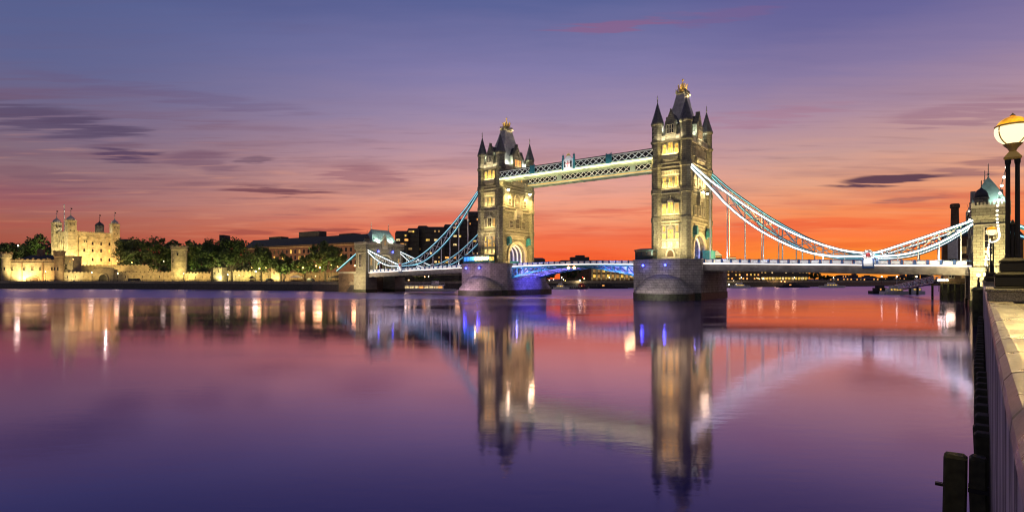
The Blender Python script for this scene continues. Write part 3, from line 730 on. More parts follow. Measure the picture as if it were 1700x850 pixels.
# blue marker lamps on the piers
def marker(s, t, z, label):
    o = thing('marker_lamp', label, 'navigation lamp', B(s, t, z), BROT, 'blue lamps on the piers')
    mb = MB(); mb.lathe(0, 0, [(.22, -.5), (.22, -.42), (.3, -.4), (.3, .35), (.2, .45)], 10); mb.build('housing', 'iron', o)
    mb = MB(); mb.sphere((0, -.42, 0), .42, 10, 6); mb.build('lens', 'lamp_b', o, smooth=True)
    plight('blue_glow', B(s, t - 1.6, z), 160, (.08, .1, 1.0), .3)
def edge_t(ds):
    x = abs(ds); yo = -18 if ds < 0 else -14
    if x <= 2: return -20.2
    if x <= 6: return -20.2 + 1.2 * (x - 2) / 4
    return -19 + (19 + yo) * (x - 6) / 5.2
for s0, offs, who in ((41, ((-7.0, 'blue starry lamp on the left half of the nearer pier face'), (1.6, 'blue round lamp right of the starry one on the nearer pier face')), 'n'),
                      (-41, ((-7.4, 'left blue lamp high on the farther pier face'), (1.4, 'right blue lamp high on the farther pier face below the lit cabin')), 'f')):
    for ds, lb in offs: marker(s0 + ds, edge_t(ds) - .32, 11.9, lb)

# control cabins standing on the piers
def cabin(s, t, w, d_, lit, label):
    o = thing('control_cabin', label, 'cabin', B(s, t, 14.0), BROT, 'control cabins on the piers')
    mb = MB()
    for x in (-w / 2, w / 2):
        for y in (-d_ / 2, d_ / 2): mb.box(x - .15, x + .15, y - .15, y + .15, 0, 3.05)
    mb.box(-w / 2, w / 2, -d_ / 2, d_ / 2, 0, 1.05); mb.box(-w / 2 + .16, w / 2 - .16, -d_ / 2 + .16, d_ / 2 - .16, .9, 2.9)
    mb.build('cabin_frame', 'teal' if lit else 'cabin_unlit', o)
    n = max(3, int(w / 1.6))
    for k in range(n):
        a0 = -w / 2 + .45 + (w - .6) * k / n; a1 = -w / 2 + .05 + (w - .6) * (k + 1) / n
        m = MB(); m.box(a0, a1, -d_ / 2 + .02, -d_ / 2 + .12, 1.15, 2.75)
        pm = ('w_blue' if k < n * .35 else 'w_gold') if lit else 'glassdk'
        if lit and n * .35 <= k < n * .42: pm = 'glassdk'
        m.build('window', pm, o)
    for k in range(3):
        y0 = -d_ / 2 + .3 + (d_ - .5) * k / 3
        for sx in (-1, 1):
            m = MB(); m.box(sx * w / 2 - .08, sx * w / 2 + .08, y0, y0 + (d_ - .5) / 3 - .15, 1.15, 2.75); m.build('window', 'w_gold' if lit else 'glassdk', o)
    m = MB(); m.loft([[(-w / 2 - .5, -d_ / 2 - .5, 3.06), (w / 2 + .5, -d_ / 2 - .5, 3.06), (w / 2 + .5, d_ / 2 + .5, 3.06), (-w / 2 - .5, d_ / 2 + .5, 3.06)],
                      [(-w / 2 - .4, -d_ / 2 - .4, 3.4), (w / 2 + .4, -d_ / 2 - .4, 3.4), (w / 2 + .4, d_ / 2 + .4, 3.4), (-w / 2 - .4, d_ / 2 + .4, 3.4)],
                      [(-w / 2 + 1.2, -.4, 3.9), (w / 2 - 1.2, -.4, 3.9), (w / 2 - 1.2, .4, 3.9), (-w / 2 + 1.2, .4, 3.9)]])
    m.build('roof', 'cabin_unlit' if not lit else 'iron', o)
    return o
cabin(33.6, -16.0, 6.2, 3.8, False, 'dark unlit control cabin at the left corner of the nearer pier')
cabin(-44.2, -15.8, 14.5, 3.8, True, 'long control cabin with blue and gold lit windows on the farther pier')

# ------------------------------------------------------------------ side spans
def zdk(s):
    a = abs(s); return 12.65 - (a - 52) / 72 * 1.95
def side_span(sg, label):
    c = 88
    o = thing('side_span', label, 'bridge span', B(sg * c, 0, 0), BROT, 'side spans of the bridge')
    X0, X1 = (52.0, 122.6 if sg > 0 else 124.6)
    def P(a): return sg * (a - c)
    HT = 11.3
    def slab(mb, y0, y1, dz0, dz1, a0=X0, a1=X1):
        mb.loft([[(P(a), y0, zdk(a) + dz0), (P(a), y1, zdk(a) + dz0), (P(a), y1, zdk(a) + dz1), (P(a), y0, zdk(a) + dz1)] for a in (a0, a1)])
    mb = MB(); slab(mb, -HT + .4, HT - .4, -1.0, -.1); mb.build('road_deck', 'asphalt', o)
    for sy in (-1, 1):
        mb = MB(); slab(mb, sy * HT - .22, sy * HT + .22, -2.35, -.35); slab(mb, sy * HT - .5, sy * HT + .5, -2.6, -2.36)
        mb.build('fascia_girder', 'girder', o)
        mb = MB(); slab(mb, sy * (HT + .40) - .12, sy * (HT + .40) + .12, -.36, .02); mb.build('light_strip', 'led', o)
        mb = MB(); slab(mb, sy * HT - .3, sy * HT + .3, -.34, .12)
        mb.build('kerb_moulding', 'blue', o)
        npan = 24
        for k in range(npan):
            a0 = X0 + .6 + (X1 - X0 - 1.2) * k / npan; a1 = a0 + (X1 - X0 - 1.2) / npan
            mb = MB(); slab(mb, sy * HT - .08, sy * HT + .08, .22, 1.12, a0 + .42, a1 - .42)
            slab(mb, sy * HT - .13, sy * HT + .13, .45, .60, a0 + .6, a1 - .6); slab(mb, sy * HT - .13, sy * HT + .13, .78, .92, a0 + .6, a1 - .6)
            mb.build('parapet_panel', 'white', o)
            mb = MB(); slab(mb, sy * HT - .24, sy * HT + .24, .10, 1.42, a0 - .3, a0 + .3); mb.build('parapet_post', 'blue', o)
        mb = MB(); slab(mb, sy * HT - .17, sy * HT + .17, 1.14, 1.34); mb.build('handrail', 'blue', o)
    for k in range(12):
        a = X0 + 3 + (X1 - X0 - 6) * k / 11
        mb = MB(); slab(mb, -HT + .25, HT - .25, -2.1, -1.02, a - .18, a + .18); mb.build('cross_girder', 'iron', o)
    return o
side_span(1, 'near side span deck with white panelled parapet, right of the nearer tower')
side_span(-1, 'far side span deck with white lit edge, left of the farther tower')

# ------------------------------------------------------------------ bascule span, two leaves
def zb(s): return 13.15 - (abs(s) / 30.0) ** 2 * .45
def bascule(sg, label):
    c = 15
    o = thing('bascule_leaf', label, 'bridge span', B(sg * c, 0, 0), BROT, 'bascule leaves of the middle span')
    def P(a): return sg * (a - c)
    HT = 10.6
    A = [.06 + 29.84 * k / 10 for k in range(11)]
    def low(a): return zb(a) - 1.15 - 3.9 * (a / 30.0) ** 1.8
    def sweep(mb, y0, y1, f0, f1, A=A): mb.loft([[(P(a), y0, f0(a)), (P(a), y1, f0(a)), (P(a), y1, f1(a)), (P(a), y0, f1(a))] for a in A])
    mb = MB(); sweep(mb, -HT, HT, lambda a: zb(a) - .8, lambda a: zb(a) - .1); mb.build('road_deck', 'asphalt', o)
    for sy in (-1, 1):
        y = sy * HT
        mb = MB(); sweep(mb, y - .25, y + .25, lambda a: zb(a) - 1.0, lambda a: zb(a) - .4); sweep(mb, y - .3, y + .3, lambda a: low(a) - .35, lambda a: low(a) + .3)
        for k in range(11): mb.beam((P(A[k]), y, low(A[k])), (P(A[k]), y, zb(A[k]) - .7), .4, .36, (0, 1, 0))
        mb.build('truss_girder', 'teal', o)
        mb = MB()
        for k in range(3, 10):
            mb.beam((P(A[k]), y, zb(A[k]) - .9), (P(A[k + 1]), y, low(A[k + 1]) + .2), .34, .26, (0, 1, 0))
        mb.build('truss_brace', 'blue', o)
        mb = MB(); sweep(mb, y + sy * .36 - .1, y + sy * .36 + .1, lambda a: zb(a) - .38, lambda a: zb(a) + .02); mb.build('light_strip', 'led', o)
        mb = MB(); sweep(mb, y - .1, y + .1, lambda a: zb(a) + 1.05, lambda a: zb(a) + 1.22); sweep(mb, y - .14, y + .14, lambda a: zb(a) - .1, lambda a: zb(a) + .14)
        mb.build('handrail', 'blue', o)
        for k in range(11):
            a0 = .3 + 29.4 * k / 11; a1 = a0 + 29.4 / 11
            mb = MB(); mb.loft([[(P(a), y - .07, zb(a) + .2), (P(a), y + .07, zb(a) + .2), (P(a), y + .07, zb(a) + 1.02), (P(a), y - .07, zb(a) + 1.02)] for a in (a0 + .4, a1 - .4)]); mb.build('parapet_panel', 'white', o)
            mb = MB(); mb.beam((P(a0), y, zb(a0) + .15), (P(a0), y, zb(a0) + 1.3), .4, .4, (0, 1, 0)); mb.build('parapet_post', 'blue', o)
    for k, y in enumerate((-7.0, -3.5, 0, 3.5, 7.0)):
        mb = MB(); sweep(mb, y - .3, y + .3, lambda a: low(a) - .1, lambda a: max(low(a) + .3, zb(a) - .83)); mb.build('rib_girder', 'white', o)
    for k in range(2, 11, 2):
        mb = MB(); a = A[k] if k < 10 else 29.5; mb.box(P(a) - .2, P(a) + .2, -6.6, 6.6, low(a) + .1, zb(a) - .86); mb.build('cross_girder', 'white', o)
    return o
bascule(1, 'right leaf of the middle span with blue lit lattice, against the nearer pier')
bascule(-1, 'left leaf of the middle span with blue lit underside, against the farther pier')
lo = thing('navigation_light', 'pair of orange lights hung under the middle of the opening span', 'navigation lamp', B(0, -10.9, 12.0), BROT)
mb = MB(); mb.box(-1.9, 1.9, -.12, .12, .1, .5); mb.box(-.15, .15, -.1, .35, .3, .9); mb.build('bracket', 'iron', lo)
for x in (-1.3, 1.3):
    mb = MB(); mb.sphere((x, -.1, -.35), .55, 10, 7); mb.build('lantern', 'lamp_o', lo, smooth=True)
plight('nav_glow', B(0, -12.5, 11.4), 160, (1, .45, .12), .9)

# ------------------------------------------------------------------ high level walkways
def walkway(t, w, label, near):
    o = thing('high_walkway', label, 'walkway', B(0, t, 49.9), BROT, 'high level walkways between the towers')
    XL = 34.75; hw = w / 2
    mb = MB(); mb.box(-XL, XL, -hw, hw, 0, .5); mb.build('walkway_floor', 'palegreen', o)
    mb = MB(); mb.loft([[(-XL, -hw - .3, 3.62), (XL, -hw - .3, 3.62), (XL, hw + .3, 3.62), (-XL, hw + .3, 3.62)], [(-XL, -hw - .3, 3.9), (XL, -hw - .3, 3.9), (XL, hw + .3, 3.9), (-XL, hw + .3, 3.9)],
                        [(-XL, -.5, 4.5), (XL, -.5, 4.5), (XL, .5, 4.5), (-XL, .5, 4.5)]]); mb.build('walkway_roof', 'slate', o)
    mb = MB(); mb.box(-XL, XL, -hw + .35, hw - .35, .52, 3.6); mb.build('glazing', 'glassdk', o)
    for sy in (-1, 1):
        y = sy * hw
        mb = MB()
        npn = 26
        for k in range(npn):
            x0 = -XL + 2 * XL * k / npn; x1 = x0 + 2 * XL / npn
            mb.beam((x0, y, 1.1), (x1, y, 3.3), .22, .22, (0, 1, 0)); mb.beam((x0, y + .02 * sy, 3.3), (x1, y + .02 * sy, 1.1), .22, .22, (0, 1, 0))
        mb.box(-XL, XL, y - .12, y + .12, 3.25, 3.6); mb.build('lattice', 'white', o)
        mb = MB(); mb.box(-XL, XL, y - .2, y + .2, -.1, 1.1); mb.build('edge_girder', 'palegreen', o)
        mb = MB(); mb.box(-XL, XL, y + sy * .24 - .06, y + sy * .24 + .06, .12, .55 if sy < 0 else .3); mb.build('light_strip', 'led_y' if near and sy < 0 else 'w_dim', o)
    for k in range(14):
        x = -XL + 2.5 + 5 * k * (2 * XL - 5) / 65
        mb = MB(); mb.box(x - .15, x + .15, -hw + .25, hw - .25, -.35, -.02); mb.build('soffit_rib', 'palegreen', o)
    for x in (-17.5, 17.5):
        for sy in (-1, 1):
            mb = MB(); mb.box(x - .9, x + .9, sy * (hw + .2) - .15, sy * (hw + .2) + .15, .6, 4.15); mb.box(x - 1.15, x - .9, sy * (hw + .2) - .22, sy * (hw + .2) + .22, .5, 4.5); mb.box(x + .9, x + 1.15, sy * (hw + .2) - .22, sy * (hw + .2) + .22, .5, 4.5)
            mb.build('pier_panel', 'teal' if near else 'palegreen', o)
    if near:
        y = -hw - .3
        mb = MB(); mb.fprism(lambda a, z, d: (a, y - d, z), [(-2.1, .5), (2.1, .5), (2.1, 4.3), (1.2, 4.9), (.7, 5.7), (-.7, 5.7), (-1.2, 4.9), (-2.1, 4.3)], 0, .4); sh = mb.build('crest_panel', 'white', o)
        for x in (-2.5, 2.5):
            mb = MB(); mb.box(x - .4, x + .4, y - .35, y + .3, .3, 5.0); mb.lathe(x, y, [(.5, 5.0), (.3, 5.3), (.5, 5.6), (.45, 6.0), (.08, 6.4), (.05, 7.0)], 8)
            mb.build('crest_post', 'teal', sh)
        F = lambda a, z, d: (a, y - d, z)
        mb = MB(); mb.fprism(F, [(-.85, 3.7), (-.85, 2.3), (-.5, 1.5), (0, 1.1), (.5, 1.5), (.85, 2.3), (.85, 3.7)], .41, .55); mb.build('shield', 'boatw', sh)
        mb = MB(); mb.fbox(F, -.14, .14, 1.3, 3.68, .56, .62); mb.fbox(F, -.83, .83, 2.5, 2.8, .561, .621); mb.build('shield_cross', 'red', sh)
        mb = MB()
        for sx in (-1, 1):
            mb.fprism(F, [(sx * 1.0, 1.2), (sx * 1.75, 1.2), (sx * 1.6, 2.4), (sx * 1.75, 3.2), (sx * 1.4, 3.8), (sx * 1.05, 3.2), (sx * 1.15, 2.2)], .42, .6)
        mb.build('supporter', 'iron', sh)
        mb = MB(); mb.fprism(F, [(-.6, 5.72), (.6, 5.72), (.8, 6.5), (.4, 6.2), (0, 6.9), (-.4, 6.2), (-.8, 6.5)], .05, .35); mb.build('crest_crown', 'gold', sh)
    return o
walkway(-10.2, 5.4, 'near high walkway with the white crest panel and lit lower edge', True)
walkway(10.6, 5.0, 'far high walkway seen beneath the near one, pale green underside', False)

# ------------------------------------------------------------------ suspension chains
TOPC = [(47.3, 47.6), (54.7, 40.2), (60.8, 35.1), (67.2, 29.9), (74.2, 24.9), (80.5, 21.0), (87.2, 17.7), (93.4, 15.5), (99.6, 14.45)]
BOTC = [(47.3, 46.6), (54.7, 38.0), (59.8, 31.9), (65, 26.9), (70, 22.9), (75.1, 19.6), (80.5, 16.7), (85.1, 14.95), (90.1, 13.95), (99.6, 13.75)]
TOPS_ = [(99.6, 14.45), (102.0, 14.7), (108.4, 16.8), (115.3, 19.1), (125.2, 22.6)]
BOTS_ = [(99.6, 13.75), (103, 13.6), (108.4, 13.9), (113, 15.0), (118.6, 17.4), (125.2, 21.7)]
def interp(P, s):
    for (s0, z0), (s1, z1) in zip(P, P[1:]):
        if s0 <= s <= s1: return z0 + (z1 - z0) * (s - s0) / (s1 - s0)
    return P[-1][1] if s > P[-1][0] else P[0][1]
def spl(P, n):
    s0, s1 = P[0][0], P[-1][0]
    out = []
    for k in range(n + 1):
        s = s0 + (s1 - s0) * k / n
        e = (s1 - s0) / n * .6
        out.append((s, (interp(P, max(s0, s - e)) + 2 * interp(P, s) + interp(P, min(s1, s + e))) / 4))
    out[0] = P[0]; out[-1] = P[-1]
    return out
def chain(sg, sy, label, strong):
    ke = (122.9 - 99.6) / 25.6 if sg > 0 else 1.0
    TOPS = [(99.6 + (s - 99.6) * ke, z) for s, z in TOPS_]; BOTS = [(99.6 + (s - 99.6) * ke, z) for s, z in BOTS_]
    o = thing('suspension_chain', label, 'suspension chain', B(sg * 99.6, sy * 11.3, 14.1), BROT, 'suspension chains of the bridge')
    def Q(s, z, y=0): return (sg * (s - 99.6), y, z - 14.1)
    def ribbon(mb, pts, w, h, y=0):
        rings = []
        for k, (s, z) in enumerate(pts):
            a = pts[max(0, k - 1)]; b = pts[min(len(pts) - 1, k + 1)]
            dx_, dz_ = b[0] - a[0], b[1] - a[1]; l = math.hypot(dx_, dz_); nx, nz_ = -dz_ / l, dx_ / l
            rings.append([Q(s + nx * k2 * h / 2, z + nz_ * k2 * h / 2, y + k1 * w / 2) for k1, k2 in ((-1, -1), (1, -1), (1, 1), (-1, 1))])
        mb.loft(rings)
    for nm, P, n in (('upper_chord', TOPC, 22), ('lower_chord', BOTC, 22), ('upper_chord', TOPS, 10), ('lower_chord', BOTS, 10)):
        mb = MB(); ribbon(mb, spl(P, n), .7, .85); ch = mb.build(nm, 'teal', o)
        mb = MB(); ribbon(mb, spl(P, n), .1, .46 if strong else (.26 if sg < 0 and sy < 0 else .16), -.42); mb.build('light_strip', 'led_c' if strong or P is TOPS or P is BOTS else 'led_t', ch)
    for T_, Bm, ss in ((TOPC, BOTC, [54.5 + 5.6 * k for k in range(9)]), (TOPS, BOTS, [102 + 4.6 * k for k in range(6)])):
        mb = MB()
        for k, s in enumerate(ss):
            mb.beam(Q(s, interp(Bm, s)), Q(s, interp(T_, s)), .34, .26, (0, 1, 0))
            if k: 
                p = ss[k - 1]
                mb.beam(Q(p, interp(T_, p), .05), Q(s, interp(Bm, s), .05), .30, .24, (0, 1, 0)); mb.beam(Q(p, interp(Bm, p), -.05), Q(s, interp(T_, s), -.05), .30, .24, (0, 1, 0))
        mb.build('lattice_brace', 'white', o)
        for s in ss:
            zb_ = interp(Bm, s); zd = zdk(s)
            if zb_ - zd > 1.6:
                mb = MB(); mb.tube([Q(s, zd + .1), Q(s, zb_)], .17, 6); mb.build('hanger_rod', 'white', o)
    mb = MB(); mb.fprism(lambda a, z, d: (a, -d * -sy, z), [(-2.6, -.9), (2.6, -.9), (2.9, 0), (2.6, .9), (-2.6, .9), (-2.9, 0)], -.45, .45); pl = mb.build('link_plate', 'teal', o)
    mb = MB()
    yy = -.46 if sy < 0 else -.46
    Fd = lambda a, z, d: (a, yy - d, z)
    c16 = [(1.5 * math.cos(2 * PI * k / 20), 1.5 * math.sin(2 * PI * k / 20)) for k in range(21)]; c10 = [(.95 * math.cos(2 * PI * k / 20), 1.0 * math.sin(2 * PI * k / 20)) for k in range(21)]
    mb.fring(Fd, c16, c10, 0, .25); mb.build('pin_ring', 'white', pl)
    mb = MB(); mb.fprism(Fd, c10[:-1], .0, .12); dsc = mb.build('pin_disc', 'white', pl)
    mb = MB(); mb.fprism(Fd, [(x * .62, z * .62) for x, z in c10[:-1]], .13, .18); mb.build('pin_boss', 'red', pl)
    mb = MB(); mb.box(-1.5, 1.5, -.6, .5, -3.9, -1.0); mb.build('pedestal', 'blue', o)
    mb = MB(); mb.box(-1.1, 1.1, -.68, -.62, -3.2, -1.4); mb.build('pedestal_panel', 'white', o)
    # straight tie behind the abutment
    mb = MB(); xe = 129.4 if sg > 0 else 133.2; mb.beam(Q(xe, 21.9), Q(xe + 19.4, 11.6), .7, 1.0); tie = mb.build('anchor_tie', 'teal', o)
    mb = MB(); mb.beam(Q(xe, 22.0, -.42), Q(xe + 19.4, 11.7, -.42), .1, .4); mb.build('light_strip', 'led_t', tie)
    return o
chain(1, -1, 'bright white lit near chain, right of the nearer tower, on the camera side', True)
chain(1, 1, 'dim teal far chain, right of the nearer tower, behind the bright one', False)
chain(-1, -1, 'long teal lit chain, left of the farther tower, on the camera side', False)
chain(-1, 1, 'teal chain, left of the farther tower, behind the nearer chain', False)

# ------------------------------------------------------------------ abutment towers
def abutment(s0, flip, label, HX=4.3):
    T = thing('abutment_tower', label, 'bridge tower', B(s0, 0, 0), BROT + (PI if flip else 0), 'abutment towers at the bridge ends')
    m = MB
    AW = 6.2
    for sy in (-1, 1):
        y0, y1 = (sy * 6.2, sy * 13.0) if sy > 0 else (-13.0, -6.2)
        mb = m(); mb.box(-HX - .7, HX + .7, y0 - .0, y1 + (.5 if sy > 0 else 0), -2, 9.6) if False else mb.box(-HX - .7, HX + .7, min(y0, y1) - (.6 if sy < 0 else 0), max(y0, y1) + (.6 if sy > 0 else 0), 1.6, 9.6)
        mb.box(-HX - .9, HX + .9, min(y0, y1) - (.8 if sy < 0 else 0), max(y0, y1) + (.8 if sy > 0 else 0), 9.6, 10.2)
        pb = mb.build('plinth', 'tstone', T)
        mb = m(); mb.box(-HX - .9, HX + .9, min(y0, y1) - (.8 if sy < 0 else 0), max(y0, y1) + (.8 if sy > 0 else 0), -2, 1.58); mb.build('wet_base', 'wet_green', T)
        mb = m(); mb.box(-HX, HX, y0, y1, 10.2, 22.6)
        mb.loft([[(-HX, y0, 22.6), (HX, y0, 22.6), (HX, y1, 22.6), (-HX, y1, 22.6)], [(-HX - .5, y0 - .5, 23.4), (HX + .5, y0 - .5, 23.4), (HX + .5, y1 + .5, 23.4), (-HX - .5, y1 + .5, 23.4)], [(-HX - .5, y0 - .5, 25.6), (HX + .5, y0 - .5, 25.6), (HX + .5, y1 + .5, 25.6), (-HX - .5, y1 + .5, 25.6)]])
        tw = mb.build('end_tower', 'tstone', T)
        mb = m()
        crenels(mb, F_s(HX + .5), y0 - .5, y1 + .5, 25.6, 1.4, -.4, 0, .75); crenels(mb, F_n(-HX - .5), -y1 - .5, -y0 + .5, 25.6, 1.4, -.4, 0, .75)
        crenels(mb, F_w(y0 - .5), -HX - .08, HX + .08, 25.6, 1.4, -.4, 0, .75); crenels(mb, F_e(y1 + .5), -HX - .08, HX + .08, 25.6, 1.4, -.4, 0, .75)
        mb.build('battlement', 'tstone_hi', tw)
        # tall arrow-slit windows on the outer end
        F = F_w(y0) if sy < 0 else F_e(y1)
        window(F, tw, -.4, 13.5, 20.5, 1.5, 'glassdk', nm=1, nh=3, fw=.3)
        window(F_s(HX), tw, sy * 9.6, 14.5, 18.5, 1.0, 'glassdk', nm=0, nh=1); window(F_n(-HX), tw, -sy * 9.6, 14.5, 18.5, 1.0, 'w_dim', nm=0, nh=1)
        mb = m(); mb.fbox(F, -HX - .1, HX + .1, 20.9, 21.3, -.05, .3); mb.build('string_course', 'tstone_hi', tw)
    # wall over the road arch
    A = arch(AW, 10, 14.5, 6.2, 16)[1:-1]
    mb = m(); mb.fring(F_s(0), [(a, 23.0) for a, z in A], A, -HX + .3, HX - .3); mb.box(-HX + .3, HX - .3, -6.2, 6.2, 23.002, 26.2); mb.build('gatehouse_wall', 'tstone', T)
    for F in (F_s(HX - .3), F_n(-HX + .3)):
        mb = m(); mb.fring(F, arch(6.15, 10, 14.5, 6.15, 16), arch(5.4, 10, 14.5, 5.4, 16), -.05, .4); mb.build('portal_arch', 'tstone_hi', T)
        mb = m(); crenels(mb, F, -6.1, 6.1, 26.2, 1.2, -.4, .1, .8); mb.build('parapet', 'tstone_hi', T)
        mb = m(); mb.fprism(F, [(-1.8, 23.6), (1.8, 23.6), (1.8, 28.2), (.15, 31.6), (-.15, 31.6), (-1.8, 28.2)], -.8, .32); g = mb.build('gable', 'tstone_hi', T)
        window(F, g, 0, 25.6, 28.2, 1.2, 'w_dim', d=.32, nm=1, nh=1, depth=.2)
    def q(hx, hy, z): return [(-hx, -hy, z), (hx, -hy, z), (hx, hy, z), (-hx, hy, z)]
    mb = m(); mb.loft([q(3.9, 8.8, 25.7), q(3.5, 8.4, 28.0), q(1.2, 6.6, 32.6), q(.25, 6.0, 34.2)]); rf = mb.build('roof', 'copper', T)
    for y in (-6.0, 6.0):
        mb = m(); mb.lathe(0, y, [(.3, 33.9), (.12, 34.8), (.34, 35.1), (.1, 35.5), (.08, 38.0)], 8); mb.box(-.08, .08, y - .5, y + .5, 36.6, 36.8); mb.build('finial', 'tstone_hi', rf)
    # small domed stair turret
    sy = 1 if flip else -1
    cx, cy_ = -HX + 1.7, sy * 10.8
    mb = m(); mb.lathe(cx, cy_, [(1.45, 25.62), (1.45, 28.0), (1.65, 28.2), (1.65, 28.5)], 10); tu = mb.build('stair_turret', 'tstone', T)
    mb = m(); mb.lathe(cx, cy_, [(1.5, 28.52), (1.38, 29.5), (.95, 30.4), (.35, 30.9), (.10, 31.1), (.10, 33.0)], 12); mb.build('dome', 'slate', tu, smooth=True)
    return T
abutment(126.3, False, 'near abutment gatehouse with battlements, behind the street lamps at right', 3.4)
abutment(-129.4, True, 'far abutment gatehouse with pale green lit roof and round road arch')
# ================================================================== FAR BANK: CASTLE
def F0(a, z, d): return (a, -d, z)                # local facade facing -y, depth behind is +y
def batt(mb, x0, x1, y0, y1, z, h, step):
    crenels(mb, F_w(y0), x0, x1, z, h, -.5, 0, step); crenels(mb, F_e(y1), -x1, -x0, z, h, -.5, 0, step)
    crenels(mb, F_s(x1), y0 + .51, y1 - .51, z, h, -.5, 0, step); crenels(mb, F_n(x0), -y1 + .51, -y0 - .51, z, h, -.5, 0, step)

K_A = rad(58); KX, KY = PX(117, 520)
kp = thing('castle_keep', 'great square floodlit stone keep with four turrets', 'castle', (KX, KY, NBZ), K_A)
KL, KD, KH = 37.0, 33.0, 45.4
mb = MB(); mb.box(0, KL, 0, KD, 0, KH); mb.build('wall', 'keep', kp)
mb = MB(); batt(mb, 0, KL, 0, KD, KH, 1.9, 1.7); mb.build('battlement', 'keep', kp)
for x in (7.2, 14.2, 21.2, 28.2):
    mb = MB(); mb.box(x - .9, x + .9, -.75, .05, 0, KH - 4); mb.build('buttress', 'keep', kp)
for y in (8, 16, 24):
    mb = MB(); mb.box(-.75, .05, y - .9, y + .9, 0, KH - 4); mb.build('buttress', 'keep', kp)
mb = MB(); mb.box(-.2, KL + .2, -.3, 0, KH - 3.2, KH - 2.5); mb.build('string_course', 'keep', kp)
for i, x in enumerate((10.7, 17.7, 24.7, 31.8)):
    for z in (20.6, 29.2, 36.0):
        if i == 0 and z > 33: continue
        window(F0, kp, x, z - 1.6, z + 1.6, 1.6, 'glassdk' if (i + int(z)) % 4 else 'w_orange', 'keep', nm=0, arched=True, fw=.45, nh=0)
for x in (4.4, 11, 12.6): window(F0, kp, x, 36.6, 38.4, 1.0, 'glassdk', 'keep', nm=0, nh=0, fw=.3)
window(F0, kp, 4.4, 27, 29.6, 1.3, 'glassdk', 'keep', nm=0, arched=True, fw=.45, nh=0)
window(F0, kp, 4.2, 17.0, 22.0, 3.4, 'glassdk', 'keep', nm=0, arched=True, fw=.5, nh=0)
for y in (4, 12, 20, 28):
    for z in (18.0, 27.0, 36.5): window(F_n(0), kp, -y, z - 1.3, z + 1.3, 1.2, 'glassdk', 'keep', nm=0, arched=True, fw=.4, nh=0)
def turret(cx, cy_, w, top, rnd=False, dark=False):
    mb = MB()
    if rnd: mb.lathe(cx, cy_, [(w / 2, KH - 2), (w / 2, top), (w / 2 + .35, top + .2), (w / 2 + .35, top + .9)], 16)
    else: mb.box(cx - w / 2, cx + w / 2, cy_ - w / 2, cy_ + w / 2, 0.1, top); mb.box(cx - w / 2 - .35, cx + w / 2 + .35, cy_ - w / 2 - .35, cy_ + w / 2 + .35, top, top + .9)
    t = mb.build('turret', 'keep', kp)
    mb = MB(); r = w / 2
    mb.lathe(cx, cy_, [(r * 1.0, top + .92), (r * 1.02, top + 1.6), (r * .85, top + 3.0), (r * .45, top + 4.2), (r * .18, top + 5.0), (.15, top + 6.4), (.5, top + 6.8), (.12, top + 7.2), (.12, top + 13)], 14)
    mb.build('cupola', 'slate' if dark else 'lead', t, smooth=True)
    mb = MB(); mb.box(cx + .05, cx + 1.2, cy_ - .04, cy_ + .04, top + 11.2, top + 12.4); mb.box(cx - .7, cx + .7, cy_ - .1, cy_ + .1, top + 9.2, top + 9.5); mb.build('weathervane', 'iron', t)
    if not rnd:
        for z in (top - 3.2, top - 9):
            for a in (-w * .2, w * .2): window(F_w(cy_ - w / 2), t, cx + a, z - .7, z + .7, .7, 'glassdk', 'keep', nm=0, nh=0, fw=.2)
            window(F_n(cx - w / 2), t, -cy_, z - .7, z + .7, .7, 'glassdk', 'keep', nm=0, nh=0, fw=.2)
turret(.4, .4, 6.8, KH + 10.5); turret(KL - .4, .4, 6.4, KH + 10); turret(.4, KD - .4, 6.4, KH + 10); turret(KL - 1, KD - 1, 7.4, KH + 9.5, True, True)
fp = thing('flagpole', 'tall white flagpole rising behind the keep turrets', 'flagpole', PX(106.6, 545) + (NBZ,), 0)
mb = MB(); mb.tube([(0, 0, 0), (0, 0, 40), (0, 0, 74)], [.5, .42, .3], 8); mb.build('pole', 'white', fp); mb = MB(); mb.sphere((0, 0, 74.3), .6, 8, 6); mb.build('ball', 'white', fp)

# river gate range
def zrel(py, Z): return PZ(py, Z) - NBZ
Z = 430; x0, x1 = PX(16, Z)[0], PX(94, Z)[0]; cx = (x0 + x1) / 2; hw = (x1 - x0) / 2
rg = thing('castle_gatehouse', 'long floodlit castle range with a low dark water arch and battlements', 'castle building', (cx, Z, NBZ), 0)
hz = zrel(433, Z)
mb = MB(); mb.box(-hw, hw, 0, 14, -4, hz); mb.build('wall', 'curtain', rg)
mb = MB(); mb.fbox(F0, -hw, hw, hz - 1.4, hz - 1.0, -.1, .35); crenels(mb, F0, -hw, hw, hz + .0, 1.4, -.7, .2, 4.2); mb.build('parapet', 'curtain_dk', rg)
mb = MB(); mb.loft([[(-hw + 1, 1.2, hz + .1), (hw - 1, 1.2, hz + .1), (hw - 1, 13, hz + .1), (-hw + 1, 13, hz + .1)], [(-hw + 12, 6.5, zrel(423, Z)), (hw - 2, 6.5, zrel(423, Z)), (hw - 2, 7.5, zrel(423, Z)), (-hw + 12, 7.5, zrel(423, Z))]]); mb.build('roof', 'slate', rg)
mb = MB(); mb.box(hw - 20, hw - 15.5, 5.5, 8, hz, zrel(413, Z)); mb.build('chimney', 'curtain_dk', rg)
for k in range(3):
    x = -hw + 6 + 11 * k; mb = MB(); mb.box(x - .7, x + .7, 1.6, 3.6, hz + .3, hz + 2.6); dm = mb.build('dormer', 'curtain', rg); mb = MB(); mb.box(x - .45, x + .45, 1.5, 1.58, hz + 1.2, hz + 2.3); mb.build('window', 'w_dim', dm)
